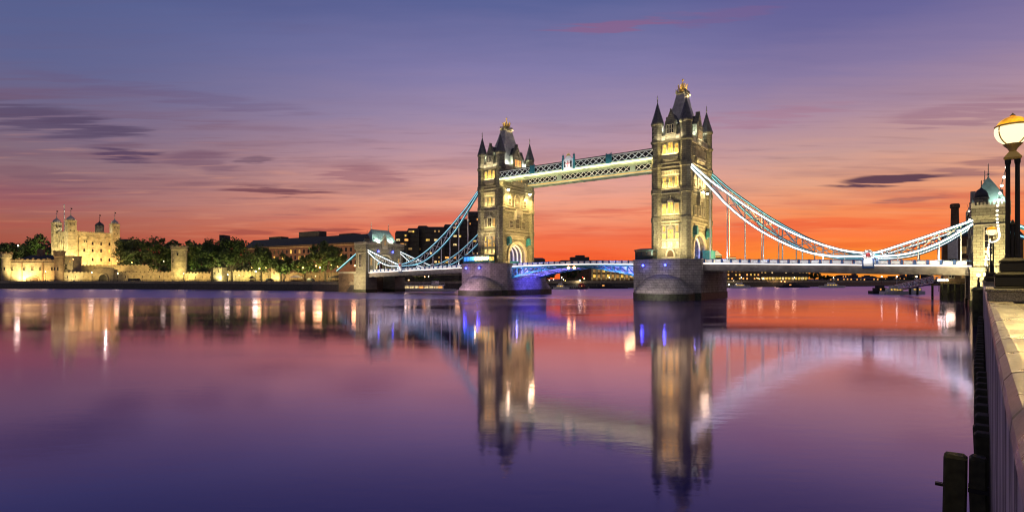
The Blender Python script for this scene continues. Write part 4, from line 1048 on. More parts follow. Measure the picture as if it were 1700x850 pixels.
for px in (20.5, 40, 54, 67.5, 87):
    x = PX(px, Z)[0] - cx; window(F0, rg, x, zrel(449, Z), zrel(443.5, Z), 1.5, 'glassdk', 'curtain', nm=1, nh=0, fw=.3, depth=.3)
for px in (36.5, 71):
    x = PX(px, Z)[0] - cx; mb = MB(); mb.fbox(F0, x - .5, x + .5, 0, hz - 1.5, -.05, .5); mb.build('buttress', 'curtain_dk', rg)
xa = PX(54, Z)[0] - cx; mb = MB(); mb.fring(F0, arch(5.6, -1, 1.4, 2.9, 12, xa), arch(4.8, -1, 1.4, 2.2, 12, xa), -.05, .5); ar = mb.build('water_arch', 'curtain', rg); mb = MB(); mb.fprism(F0, arch(4.79, -1, 1.4, 2.19, 12, xa), .02, .12); mb.build('water_gate', 'wood', ar)
for px, top, rr_w, lab in ((10.5, 422, 3.1, 'reddish round castle turret with battlements at the far left edge'), (98.5, 420, 3.1, 'plain dark round castle turret right of the long castle range')):
    t = thing('castle_turret', lab, 'castle tower', PX(px, Z - 1) + (NBZ,), 0)
    h = zrel(top, Z)
    mb = MB(); mb.lathe(0, 0, [(rr_w, -4), (rr_w, h - 3.4), (rr_w + .5, h - 2.8), (rr_w + .5, h)], 16); mb.build('wall', 'curtain_dk' if px > 50 else 'curtain', t)
    mb = MB(); mb.lathe(0, 0, [(rr_w + .5, h + .01), (rr_w + .5, h + .5), (rr_w - .2, h + .5)], 16)
    for k in range(7): a = 2 * PI * k / 7; mb.box((rr_w + .2) * math.cos(a) - .5, (rr_w + .2) * math.cos(a) + .5, (rr_w + .2) * math.sin(a) - .5, (rr_w + .2) * math.sin(a) + .5, h + .2, h + 1.6)
    mb.build('battlement', 'curtain_dk', t)
    for a in (-1.2, 1.2): mb = MB(); mb.box(a - .3, a + .3, -rr_w - .05, -rr_w + .6, zrel(449, Z), zrel(444, Z)); mb.build('window', 'glassdk', t)
# link building right of the turret
t = thing('castle_lodge', 'small flat roofed castle lodge between the dark turret and the keep', 'castle building', PX(113, 432) + (NBZ,), 0)
mb = MB(); mb.box(-3.9, 3.6, 0, 9, -3, zrel(426, 432)); mb.build('wall', 'curtain', t); mb = MB(); mb.box(-4.1, 3.8, -.2, 9.2, zrel(426, 432), zrel(424.8, 432)); mb.build('parapet', 'curtain_dk', t)
window(F0, t, -1.3, zrel(447, 432), zrel(439, 432), 1.8, 'glassdk', 'curtain', nm=1, nh=1); window(F0, t, 1.6, zrel(436, 432), zrel(432, 432), .9, 'w_dim', 'curtain', nm=0, nh=0)

# curtain walls
def curtain(px0, Z0, px1, Z1, ptop, label, mat='curtain', step=3.2, gate=None):
    a = Vector(PX(px0, Z0)); b = Vector(PX(px1, Z1)); d = b - a; Lh = d.length
    t = thing('castle_wall', label, 'castle wall', (a.x, a.y, NBZ), math.atan2(d.y, d.x))
    h = zrel(ptop, (Z0 + Z1) / 2) - 1.3
    mb = MB(); mb.box(0, Lh, 0, 2.5, -2, h); mb.build('wall', mat, t)
    mb = MB(); crenels(mb, F0, 0, Lh, h, 1.9, -.7, .12, step); mb.build('battlement', mat, t)
    mb = MB(); mb.fbox(F0, 0, Lh, h - .9, h - .6, -.05, .3); mb.build('string_course', mat, t)
    for k in range(int(Lh / 7)):
        if gate and abs(4 + 7 * k - gate) < 10: continue
        mb = MB(); mb.fbox(F0, 3.8 + 7 * k, 4.25 + 7 * k, h * .45, h * .45 + 1.7, -.05, .06); mb.build('arrow_slit', 'glassdk', t)
    if gate:
        g0 = gate / Lh
        mb = MB(); mb.box(gate - 8.5, gate + 8.5, -.6, 2.6, -1, h + 3.6); gb = mb.build('gate_block', mat, t)
        mb = MB(); crenels(mb, F_w(-.6), gate - 8.5, gate + 8.5, h + 3.6, 1.3, -.7, .1, 1.8); mb.build('gate_battlement', mat, gb)
        F = F_w(-.6)
        mb = MB(); mb.fring(F, arch(4.2, -1, 2.6, 3.4, 12, gate), arch(3.4, -1, 2.6, 2.6, 12, gate), -.04, .5); mb.build('gate_arch', 'keep', gb)
        mb = MB(); mb.fprism(F, arch(3.39, -1, 2.6, 2.58, 12, gate), .02, .12); mb.build('gate', 'iron', gb)
    return t
curtain(119, 470, 262, 462, 440.5, 'upper crenellated castle wall at the foot of the keep')
curtain(104, 430, 291, 420, 452, 'lower riverside castle wall with an arched dark gate', gate=35)
curtain(305, 423, 357, 415, 453, 'short castle wall between the tall drum tower and the brightest lit tower')
curtain(371, 414, 454, 403, 450, 'castle wall behind the two big dark trees', 'curtain')
curtain(466, 402, 604, 386, 452, 'low brownish castle wall behind the small trees by the far abutment', 'curtain_dk')
def drum(px, Z, w, ptop, label, mat='keep', sq=False):
    t = thing('castle_tower', label, 'castle tower', PX(px, Z) + (NBZ,), 0)
    h = zrel(ptop, Z); r = w / 2
    mb = MB()
    if sq: mb.box(-r, r, -r, r, -3, h)
    else: mb.lathe(0, 0, [(r, -3), (r, h - 2.2), (r + .4, h - 1.8), (r + .4, h)], 20)
    mb.build('wall', mat, t)
    mb = MB()
    if sq: batt(mb, -r - .1, r + .1, -r - .1, r + .1, h, 1.3, 1.3)
    else:
        mb.lathe(0, 0, [(r + .4, h + .01), (r + .4, h + .5), (r - .3, h + .5)], 20)
        for k in range(10): a = 2 * PI * k / 10; mb.box((r + .1) * math.cos(a) - .6, (r + .1) * math.cos(a) + .6, (r + .1) * math.sin(a) - .6, (r + .1) * math.sin(a) + .6, h + .2, h + 1.5)
    mb.build('battlement', mat, t)
    for a, z in ((-.3 * r, h * .55), (.35 * r, h * .75)):
        mb = MB(); mb.box(a - .35, a + .35, -r - .05, -r * .8, z, z + 1.8); mb.build('window', 'glassdk', t)
drum(297.5, 424, 10.6, 411, 'tall floodlit drum tower standing alone among dark trees', 'keep')
drum(364, 408, 7.6, 447, 'square castle tower with the brightest floodlit base between tree trunks', 'keep', True)
drum(460, 400, 6.0, 446, 'low square castle tower right of the two big dark trees', 'curtain', True)

# brick block behind the trees
bb = thing('brick_warehouse', 'long brown brick block with round arched windows behind the trees', 'building', (-198, 517, NBZ), rad(-31))
hw = 84; h0 = zrel(413, 560)
mb = MB(); mb.box(-hw, hw, 0, 22, -1, h0); mb.build('wall', 'brick', bb)
mb = MB(); mb.box(-hw - .4, hw + .4, -.5, 22.4, h0, h0 + 1.2); mb.build('cornice', 'brownbrick', bb)
mb = MB(); mb.loft([[(-hw, .2, h0 + 1.2), (hw, .2, h0 + 1.2), (hw, 22, h0 + 1.2), (-hw, 22, h0 + 1.2)], [(-hw + 5, 6, h0 + 8.6), (hw - 2, 6, h0 + 8.6), (hw - 2, 18, h0 + 8.6), (-hw + 5, 18, h0 + 8.6)]]); rf = mb.build('roof', 'slate', bb)
for x, w, h in ((4, 14, 14), (-46, 9, 11), (54, 9, 10)):
    mb = MB(); mb.box(x - w, x + w, 7, 16, h0 + 7, h0 + h); mb.build('plant_room', 'concrete_dk', rf)
rr = random.Random(3)
for r_ in range(3):
    for k in range(27):
        x = -hw + 4 + (2 * hw - 8) * k / 26; z = h0 - 4.2 - 5.6 * r_
        mb = MB(); w = 1.25; mb.fprism(F0, arch(w, z - 2.4, z, 1.25, 6, x), -.05, .12)
        pm = 'w_gold' if (rr.random() < .15) else ('w_dim' if rr.random() < .18 else 'glassdk')
        mb.build('window', pm, bb)
mb = MB()
for k in range(1): mb.fbox(F0, -hw + 6, hw - 6, h0 - .9, h0 - .6, .05, .35)
mb.build('eaves_lighting', 'w_dim', bb)

# stepped hotel behind the far side span
Z = 430
ho = thing('hotel_block', 'dark stepped concrete hotel with scattered orange lit windows behind the far chain', 'building', PX(725, Z) + (NBZ,), 0)
hx = lambda px: PX(px, Z)[0] - PX(725, Z)[0]
rr = random.Random(21)
nwin = 0
for px0, px1, top, y in ((655, 676, 384, 2), (674, 694, 379, 5), (690, 706, 374, 8), (704, 737, 377, 3), (735, 760, 372, 7), (757, 778, 362, 10), (774, 800, 349, 12)):
    h = zrel(top, Z)
    mb = MB(); mb.box(hx(px0), hx(px1), y, y + 30, -1, h - 1.2); mb.loft([[(hx(px0), y, h - 1.2), (hx(px1), y, h - 1.2), (hx(px1), y + 30, h - 1.2), (hx(px0), y + 30, h - 1.2)], [(hx(px0) + .6, y + 2, h + .6), (hx(px1) - .6, y + 2, h + .6), (hx(px1) - .6, y + 28, h + .6), (hx(px0) + .6, y + 28, h + .6)]])
    wl = mb.build('wing', 'concrete_dk', ho)
    nf = int(h / 3.4)
    for f in range(2, nf):
        z = f * 3.4
        mb = MB(); mb.box(hx(px0) + .2, hx(px1) - .2, y - .5, y + .1, z - .35, z + .55); mb.build('balcony', 'far', wl)
        a = hx(px0) + 1
        while a < hx(px1) - 2:
            if rr.random() < .22 and nwin < 95:
                w = rr.choice((1.3, 2.0, 2.8)); nwin += 1
                mb = MB(); mb.box(a, a + w, y - .12, y + .05, z + .8, z + 2.3); mb.build('window', rr.choice(('w_orange', 'w_gold', 'w_warm', 'w_dim')), wl)
            a += 3.2
# buildings beyond, dim
def dimblock(name, label, cat, px0, px1, Z, top, mat='far', nw=0, seed=1, wm=('w_gold', 'w_orange', 'w_dim'), roof=None, depth=18, z0py=None, ww=1.3):
    x0, x1 = PX(px0, Z)[0], PX(px1, Z)[0]
    t = thing(name, label, cat, ((x0 + x1) / 2, Z, NBZ), 0)
    hw = (x1 - x0) / 2; h = zrel(top, Z)
    mb = MB(); mb.box(-hw, hw, 0, depth, -1, h); mb.build('wall', mat, t)
    mb = MB()
    if roof == 'hip': mb.loft([[(-hw - .3, -.3, h), (hw + .3, -.3, h), (hw + .3, depth, h), (-hw - .3, depth, h)], [(-hw * .7, depth * .4, h + hw * .28), (hw * .7, depth * .4, h + hw * .28), (hw * .7, depth * .6, h + hw * .28), (-hw * .7, depth * .6, h + hw * .28)]])
    elif roof == 'pyr': mb.loft([[(-hw - .3, -.3, h), (hw + .3, -.3, h), (hw + .3, depth + .3, h), (-hw - .3, depth + .3, h)], [(-.2, depth / 2, h + hw * .9), (.2, depth / 2, h + hw * .9), (.2, depth / 2 + .2, h + hw * .9), (-.2, depth / 2 + .2, h + hw * .9)]])
    elif roof == 'step': mb.box(-hw * .55, hw * .3, 2, depth - 2, h, h + 3.5); mb.box(-hw * .3, hw * .1, 4, depth - 4, h + 3.5, h + 5.5)
    else: mb.box(-hw - .2, hw + .2, -.2, depth, h, h + .8)
    mb.build('roof', 'slate' if roof != 'pyr' else mat, t)
    rr = random.Random(seed)
    used = set()
    rows = max(1, int(h / 3.6)); cols = max(2, int(2 * hw / 3.2))
    for k in range(nw):
        c, r_ = rr.randrange(cols), rr.randrange(rows)
        if (c, r_) in used: continue
        used.add((c, r_))
        x = -hw + (c + .5) * 2 * hw / cols; z = (r_ + .35) * h / rows
        mb = MB(); mb.box(x - ww / 2, x + ww / 2, -.15, .05, z, z + 1.5); mb.build('window', rr.choice(wm), t)
    return t
dimblock('tower_block', 'grey flat topped tower block above the trees left of the long brick block', 'building', 364, 372, 820, 391, 'far', 0)
dimblock('office_block', 'pale low block peeping over trees between keep and drum tower', 'building', 199, 210, 760, 398, 'far', 8, 5)
dimblock('domed_hall', 'dark low hall above the deck right of the farther tower', 'building', 882, 905, 560, 431, 'brownbrick', 6, 6, roof='hip')
dimblock('quay_warehouse', 'dark roofed warehouse rising above the middle of the opening span', 'building', 932, 1004, 600, 432, 'brownbrick', 0, roof='step')
ih = dimblock('colonnaded_warehouse', 'uplit pale brick warehouse with tall piers under the right bascule leaf', 'building', 983, 1052, 480, 445, 'brownbrick', 0)
hw = 18
for k in range(10):
    x = -hw + 4 * k; mb = MB(); mb.box(x - .7, x + .7, -.8, .02, -1, zrel(446, 480)); mb.build('pilaster', 'keep', ih)
for k in range(9):
    for z in (3.0, 7.5): mb = MB(); mb.box(-hw + 4 * k + 1.0, -hw + 4 * k + 3.0, -.1, .05, z, z + 2.6); mb.build('window', 'w_dim' if (k + int(z)) % 3 else 'w_gold', ih)
dimblock('riverside_flats', 'riverside flats with many orange lights just right of the nearer pier', 'building', 1200, 1262, 520, 447, 'far', 40, 8, ('w_orange', 'w_gold', 'w_orange'))
fl = dimblock('riverside_flats', 'broad dark riverside block with a bright lit ground floor row', 'building', 1262, 1342, 530, 447.5, 'concrete_dk', 45, 9, ('w_gold', 'w_warm', 'w_dim'))
for k in range(14):
    x = -21 + 3.1 * k; mb = MB(); mb.box(x, x + 2.2, -.3, .05, 1.0, 3.4); mb.build('shopfront', 'w_gold' if k % 3 else 'w_warm', fl)
for k in range(4): dimblock('terrace_house', ['low white gabled house left of the others on the far shore', 'second low white house on the far shore, beside the gabled one', 'low dark house with a red lit side on the far shore', 'small low house by orange shore lamps'][k], 'house', 1376 + 22 * k, 1394 + 22 * k, 600, 464 - (k % 2), 'curtain' if k < 2 else 'far', 6, 30 + k, ('w_orange', 'w_dim'), roof='hip')
dimblock('distant_tower', 'distant thin tower above the far treeline left of the pin joint', 'building', 1408, 1415, 1400, 457, 'far', 5, 14)
dimblock('distant_tower', 'left one of two distant tower blocks under the near side span', 'building', 1514.5, 1527, 1300, 451.5, 'far', 14, 15, ('w_dim',))
dimblock('distant_tower', 'right one of two distant tower blocks under the near side span', 'building', 1537.5, 1549, 1300, 452, 'far', 14, 16, ('w_dim',))
dimblock('distant_block', 'long low distant block with stepped roof on the far shoreline', 'building', 1432, 1458, 1200, 461, 'far', 6, 17, ('w_dim', 'w_orange'), roof='step')
dimblock('distant_block', 'low distant block on the far shoreline below the pin joint', 'building', 1466, 1482, 1200, 461.5, 'far', 6, 18, ('w_dim', 'w_orange'))
for k, (p0, p1, tp, rf) in enumerate(((1384, 1396, 459.5, None), (1398, 1406, 457.5, 'hip'), (1418, 1430, 460, 'step'), (1486, 1496, 459, None), (1499, 1511, 461.5, 'step'))):
    dimblock('shore_block', ['small flat roofed block left of the thin distant tower', 'little hip roofed block just left of the thin distant tower', 'stepped low block just right of the thin distant tower', 'small dark block on the shoreline above the pontoon', 'stepped dark block on the shoreline left of the two distant towers'][k], 'building', p0, p1, 900, tp, 'far', 6, 50 + k, ('w_dim', 'w_orange'), roof=rf)
# lit pyramid-topped skyscraper
Z = 2600
sk = thing('skyscraper', 'distant skyscraper with a glowing pyramid roof above the deck', 'skyscraper', PX(1192.3, Z) + (NBZ,), 0)
h = zrel(424.5, Z); mb = MB(); mb.box(-17, 17, 0, 34, -1, h); mb.build('wall', 'far', sk)
mb = MB(); mb.loft([[(-19, -2, h), (19, -2, h), (19, 36, h), (-19, 36, h)], [(-.3, 16.7, h + 25), (.3, 16.7, h + 25), (.3, 17.3, h + 25), (-.3, 17.3, h + 25)]]); mb.build('pyramid_roof', 'w_warm', sk)
for k in range(3): mb = MB(); mb.box(-15, 15, -.6, .1, h - 8 - 12 * k, h - 3 - 12 * k); mb.build('window_band', 'w_gold', sk)
sk = dimblock('skyscraper', 'distant flat topped skyscraper with pale lit crown above the deck', 'skyscraper', 1208, 1222, 2600, 427, 'far', 0)
mb = MB(); mb.box(-19, 19, -.8, .1, zrel(429.5, 2600), zrel(427.5, 2600)); mb.build('window_band', 'w_warm', sk)

# ------------------------------------------------------------------ trees
def tree(name, label, px, Z, ptop, wpx, seed, mat='leaf', base=NBZ, trunk=.32, group=None, nleaf=4200, pbase=None):
    r = random.Random(seed)
    x, y = PX(px, Z); H = PZ(ptop, Z) - base; w = wpx / FPX * Z / 2 * 1.12
    o = thing(name, label, 'tree', (x, y, base), r.random() * 6, group)
    mb = MB(); tr = max(.28, H * .026)
    hb = H * trunk
    top = Vector((r.uniform(-.4, .4), r.uniform(-.4, .4), hb))
    mb.tube([(0, 0, -.3), (0, 0, .6), tuple(top * .6), tuple(top), (top.x * 1.4, top.y, H * .75)], [tr * 1.5, tr * 1.1, tr * .9, tr * .8, tr * .15], 8)
    clumps = []
    hc = H - hb * .8; zc = hb * .8 + hc / 2
    for k in range(34):
        while True:
            p = Vector((r.uniform(-1, 1), r.uniform(-1, 1), r.uniform(-1, 1)))
            if .35 < p.length < 1.05: break
        wf = 1.0 if p.z > -.5 else .8
        clumps.append((Vector((p.x * w * wf * .8, p.y * w * wf * .8, zc + p.z * hc * .42)), r.uniform(.17, .40) * min(w, hc / 2)))
    for c, s in clumps[:9]:
        st_ = top * r.uniform(.75, 1.0); mid = (st_ + c) / 2 + Vector((0, 0, -.06 * H))
        mb.tube([tuple(st_), tuple(mid), tuple(c)], [tr * .5, tr * .33, tr * .1], 5)
    mb.build('trunk', 'trunk', o, fix=False)
    lb = MB(); ls = max(.42, .055 * w + .24)
    per = nleaf // len(clumps)
    V = []; Fc = []
    for c, s in clumps:
        for k in range(per):
            d = Vector((r.gauss(0, 1), r.gauss(0, 1), r.gauss(0, .8))).normalized() * s * (r.random() ** .45) * r.uniform(.8, 1.25)
            p = c + d
            n = Vector((r.gauss(0, 1), r.gauss(0, 1), r.gauss(.5, 1))).normalized(); t = n.orthogonal().normalized(); b = n.cross(t)
            q = ls * r.uniform(.55, 1.2); i = len(V)
            V += [tuple(p + t * q), tuple(p + b * q * .6), tuple(p - t * q), tuple(p - b * q * .6)]; Fc.append((i, i + 1, i + 2, i + 3))
    lb.v = V; lb.f = Fc; lb.mi = [0] * len(Fc)
    lb.build('crown', mat, o, fix=False)
    return o
TG = 'trees on the far bank'
for a in [
    ('broad_tree', 'yellowish lit tree cut off by the left edge of the picture', 2, 446, 396, 26, 1, 'leaf'),
    ('broad_tree', 'dark tree behind the white starry lamp at far left', 27, 480, 400, 26, 2, 'leaf_dk'),
    ('broad_tree', 'tree by the left turret of the long castle range', 12, 470, 398, 22, 3, 'leaf_dk'),
    ('round_tree', 'round bright green tree rising behind the long castle range', 62, 470, 388, 44, 4, 'leaf'),
    ('small_tree', 'small yellow green floodlit tree at the left of the round green tree', 46, 450, 405, 16, 5, 'leaf'),
    ('broad_tree', 'dark leafy tree touching the right corner of the keep', 218, 482, 390, 46, 6, 'leaf_dk'),
    ('spreading_tree', 'spreading tree with a pale forked lit trunk left of the drum tower', 263, 440, 394, 50, 7, 'leaf'),
    ('broad_tree', 'dark tree crown between the spreading tree and the drum tower', 286, 480, 400, 30, 8, 'leaf_dk'),
    ('broad_tree', 'green lit tree just right of the drum tower', 322, 440, 394, 40, 9, 'leaf'),
    ('plane_tree', 'left one of the two tall dark trees on the promenade', 352, 396, 397, 50, 10, 'leaf'),
    ('plane_tree', 'right one of the two tall dark trees on the promenade, green lit at one side', 385, 393, 393, 48, 11, 'leaf'),
    ('plane_tree', 'slim promenade tree with orange starry lamp under its crown', 434, 384, 406, 46, 12, 'leaf'),
    ('plane_tree', 'smallest promenade tree, right of the orange starry lamp', 472, 379, 421, 38, 13, 'leaf'),
    ('plane_tree', 'low promenade tree beside the white marquee', 506, 374, 423, 40, 14, 'leaf'),
    ('plane_tree', 'big rounded promenade tree nearest to the far abutment', 540, 370, 402, 66, 15, 'leaf'),
    ('broad_tree', 'dark tree at the foot of the hotel under the far side span', 700, 405, 452, 34, 16, 'leaf_dk'),
    ('broad_tree', 'dark tree beside the farther pier under the left bascule leaf', 912, 460, 449, 30, 17, 'leaf_dk'),
    ('broad_tree', 'dark tree under the middle of the opening span, left of the white lamp', 948, 470, 446, 42, 18, 'leaf_dk'),
    ('broad_tree', 'dark tree right of the broad riverside block', 1352, 560, 452, 30, 19, 'leaf_dk'),
    ('broad_tree', 'lower dark tree next to the white gabled house', 1372, 575, 457, 20, 20, 'leaf_dk')]:
    tree(*a, group=None)
# far woods that read as one mass
def woods(name, label, spans, seed):
    r = random.Random(seed); V = []; Fc = []
    for px0, px1, Z, top in spans:
        n = int((px1 - px0) / FPX * Z * 22)
        for k in range(n):
            px = r.uniform(px0, px1); zz = Z + r.uniform(0, 40)
            tt = top + 3.5 * math.sin(px * .21 + seed) + 2 * math.sin(px * .077)
            hmax = PZ(tt, zz)
            p = Vector(PX(px, zz) + (NBZ + (hmax - NBZ) * r.random() ** .55,))
            s = Z * .0023 * r.uniform(.5, 1.3)
            nrm = Vector((r.gauss(0, 1), r.gauss(0, 1), r.gauss(.4, 1))).normalized(); t = nrm.orthogonal().normalized(); b = nrm.cross(t); i = len(V)
            V += [tuple(p + t * s), tuple(p + b * s), tuple(p - t * s), tuple(p - b * s)]; Fc.append((i, i + 1, i + 2, i + 3))
    mb = MB(); mb.v = V; mb.f = Fc; mb.mi = [0] * len(Fc)
    o = mb.build(name, 'leaf_dk', fix=False)
    tag(o, label, 'woods'); o['kind'] = 'stuff'
woods('treeline', 'dark distant treeline behind the castle', [(-60, 92, 640, 404), (195, 430, 640, 403), (-60, 92, 540, 428), (195, 415, 540, 430), (195, 415, 500, 440)], 1)
woods('treeline', 'low dark shoreline of trees along the far downstream bank', [(1360, 1600, 760, 464.5), (1380, 1470, 640, 467), (1600, 1700, 800, 466)], 2)
woods('shrubbery', 'dark shrubs along the quay under the bridge', [(640, 770, 392, 468), (905, 985, 452, 467)], 3)

# ------------------------------------------------------------------ street lamps on the far bank
LAMPS = [
    (30, 447, 408, 'lamp_w', 'white starry lamp among dark trees at far left', 900, 'W', .8), (75.5, 418, 451, 'lampglobe_far', 'promenade lamp before the long castle range', 250, 'W', .55), (152.5, 411, 452.5, 'lampglobe_far', 'promenade lamp left of the arched castle gate', 400, 'W', .6),
    (121.5, 428, 430.5, 'lamp_o', 'small orange lamp at the foot of the keep corner turret', 120, 'O', .4), (195.5, 405, 454, 'lampglobe_far', 'promenade lamp right of the arched castle gate', 300, 'W', .6), (194.5, 455, 433, 'lamp_o', 'orange lamp by the right corner of the keep', 350, 'O', .5),
    (219, 440, 436, 'lamp_o', 'orange lamp under the dark tree right of the keep', 250, 'O', .5), (272, 412, 434, 'lampglobe_far', 'lamp before the spreading tree with the forked trunk', 120, 'W', .4), (305, 400, 454, 'lampglobe_far', 'promenade lamp right of the drum tower', 150, 'W', .45),
    (378, 385, 456, 'lampglobe_far', 'white promenade lamp between the two tall dark trees', 500, 'W', .6), (397, 386, 457, 'lamp_o', 'yellowish lamp right of the two tall dark trees', 250, 'O', .4),
    (418, 383, 444.5, 'lamp_o', 'small orange lamp left of the slim promenade tree', 100, 'O', .35), (424.5, 372, 450.5, 'lamp_w', 'large white globe lamp left of the slim tree trunk', 900, 'W', .75), (430.5, 371, 446, 'lamp_o', 'bright orange starry lamp in front of the slim promenade tree', 900, 'O', .75),
    (441.5, 380, 444.5, 'lamp_o', 'small orange lamp right of the slim promenade tree', 100, 'O', .35), (467, 378, 443.8, 'lamp_o', 'small orange lamp in the crown of the smallest promenade tree', 100, 'O', .35),
    (494.7, 370, 443, 'lamp_o', 'small orange lamp above the white marquee', 150, 'O', .4), (503, 362, 444.5, 'lamp_o', 'orange starry lamp above the marquee, at the low tree', 600, 'O', .6),
    (524.5, 360, 441.5, 'lamp_o', 'orange lamp left of the brightest one, at the big rounded tree', 500, 'O', .6), (531, 358, 444, 'lamp_o', 'brightest orange starry lamp before the big rounded tree', 1200, 'O', .85),
    (550, 362, 440, 'lamp_o', 'small pale lamp inside the big rounded tree', 60, 'O', .3), (560.5, 360, 443, 'lamp_o', 'orange lamp right of the big rounded tree', 200, 'O', .45), (589, 346, 441, 'lamp_o', 'orange starry lamp beside the far abutment wall', 900, 'O', .75),
    (524, 366, 458.5, 'lampglobe_far', 'low white lamp by the dark kiosk', 150, 'W', .4), (584, 350, 459, 'lamp_w', 'low white lamp at the foot of the far abutment', 500, 'W', .5),
    (633, 330, 460, 'lamp_o', 'orange starry lamp under the far side span', 900, 'O', .7), (671, 360, 457, 'lamp_w', 'greenish white starry lamp under the far side span', 700, 'W', .8), (679, 366, 458, 'lamp_w', 'small white lamp right of the greenish starry one', 150, 'W', .45),
    (668, 364, 464, 'lampglobe_far', 'low lamp below the greenish starry one', 100, 'W', .5), (678.5, 364, 465, 'lamp_o', 'low orange lamp below the far side span', 100, 'O', .5), (705, 376, 459.5, 'lamp_o', 'orange lamp near the dark tree under the far side span', 150, 'O', .5), (711.5, 378, 459, 'lampglobe_far', 'pale lamp right of the orange one under the far side span', 150, 'W', .5),
    (962.5, 425, 465.5, 'lamp_w', 'white starry lamp under the middle of the opening span', 900, 'W', .75), (970, 440, 462.5, 'lamp_o', 'orange starry lamp right of the white one under the opening span', 500, 'O', .7),
    (912, 424, 465, 'lampglobe_far', 'cluster lamp beside the farther pier', 150, 'W', .6), (919, 430, 464, 'lampglobe_far', 'lamp second from the farther pier', 100, 'W', .5), (935.5, 440, 464, 'lamp_w', 'white lamp among trees under the opening span', 100, 'W', .45), (938.5, 440, 466, 'lamp_o', 'orange lamp among trees under the opening span', 100, 'O', .5),
    (1210, 470, 472.5, 'lamp_w', 'bright white starry lamp right of the nearer pier', 900, 'W', .85), (1222, 478, 472.5, 'lamp_w', 'second bright lamp right of the nearer pier', 600, 'W', .7), (1233.5, 484, 474, 'lamp_w', 'small white lamp over the white moored boat', 60, 'W', .4)]
for k, (px, pz) in enumerate([(1218, 466), (1232, 466.5), (1242, 467), (1250, 466.5), (1257, 461.5), (1261, 463), (1267, 462.5), (1275, 466), (1282, 467), (1293, 467.5), (1297, 467), (1303, 467.5), (1377, 470), (1443, 471), (1451, 470.5), (1477, 470), (1490, 470.5)]):
    LAMPS.append((px, 505 if px < 1340 else 590, pz, 'lamp_o' if k % 3 else 'lamp_w', ['orange', 'pale', 'deep orange'][k % 3] + ' shore lamp, ' + ['first', 'second', 'third', 'fourth', 'fifth', 'sixth', 'seventh', 'eighth', 'ninth', 'tenth', 'eleventh', 'twelfth', 'thirteenth', 'fourteenth', 'fifteenth', 'sixteenth', 'seventeenth'][k] + ' counted right from the nearer pier', 0, 'O', .5))
for px, Z, py, m, lab, pw, colr, r_ in LAMPS:
    x, y = PX(px, Z); z = PZ(py, Z)
    o = thing('street_lamp', lab, 'street lamp', (x, y, NBZ), 0, 'street lamps on the far bank')
    mb = MB(); hh = z - NBZ
    mb.tube([(0, 0, -.2), (0, 0, max(.5, hh - r_ * .8))], .09, 6); mb.lathe(0, 0, [(.3, -.1), (.3, .2), (.16, .6)], 8); mb.build('post', 'iron', o)
    mb = MB(); mb.sphere((0, 0, hh), r_ * .62, 10, 7); mb.build('globe', m, o, smooth=True)
    if pw: plight('lamp_glow', (x, y - .9, z - .3), pw * 1.6, (1, .52, .18) if colr == 'O' else (1, .82, .5), 1.7)

# kiosks and marquees on the promenade
def marquee(px, Z, w, d_, h, label, name='marquee', dark=False):
    o = thing(name, label, 'kiosk' if dark else 'marquee', PX(px, Z) + (NBZ,), 0)
    for x in (-w / 2, 0, w / 2):
        for y in (0, d_): mb = MB(); mb.box(x - .07, x + .07, y - .07, y + .07, 0, h); mb.build('post', 'iron', o)
    mb = MB(); mb.loft([[(-w / 2 - .3, -.3, h), (w / 2 + .3, -.3, h), (w / 2 + .3, d_ + .3, h), (-w / 2 - .3, d_ + .3, h)], [(-w * .12, d_ * .45, h + 1.6), (w * .12, d_ * .45, h + 1.6), (w * .12, d_ * .55, h + 1.6), (-w * .12, d_ * .55, h + 1.6)]]); mb.build('canopy', 'boatd' if dark else 'boatw', o)
    mb = MB(); mb.box(-w / 2 + .2, w / 2 - .2, d_ * .4, d_ * .9, 0, 1.1); mb.build('counter', 'wood', o)
marquee(490, 366, 8, 4, 2.6, 'white marquee on the promenade between the low trees'); marquee(557, 360, 9, 4, 2.4, 'dark canopied kiosk right of the big rounded tree', 'kiosk', True); marquee(417, 378, 3, 2.4, 2.2, 'small dark kiosk left of the white globe lamp', 'kiosk', True)
for k, (px, Z) in enumerate([(515, 366), (447, 374), (222, 408), (578, 356)]):
    o = thing('parked_van', ['dark van parked under the low promenade tree', 'dark van parked by the slim promenade tree', 'long dark vehicle parked before the lower castle wall', 'pale van parked beside the far abutment'][k], 'van', PX(px, Z) + (NBZ,), 0)
    mb = MB(); w = 2.4 if k != 2 else 4.2
    mb.fprism(lambda a, z, d: (a, -d, z), [(-w, .35), (w, .35), (w, 1.2), (w - .5, 1.35), (w - 1.1, 2.1), (-w, 2.1)], -1.8, 0); mb.build('body', 'boatd' if k != 3 else 'boatw', o)
    for x in (-w + .7, w - .8):
        mb = MB(); mb.fprism(lambda a, z, d: (a, -d, z), [(x + .36 * math.cos(2 * PI * i / 10), .36 + .36 * math.sin(2 * PI * i / 10)) for i in range(10)], -.15, .08); mb.build('wheel', 'iron', o)
    mb = MB(); mb.fprism(lambda a, z, d: (a, -d, z), [(w - 1.5, 1.4), (w - .6, 1.4), (w - 1.15, 1.95), (w - 1.5, 1.95)], .005, .03); mb.build('window', 'glassdk', o)

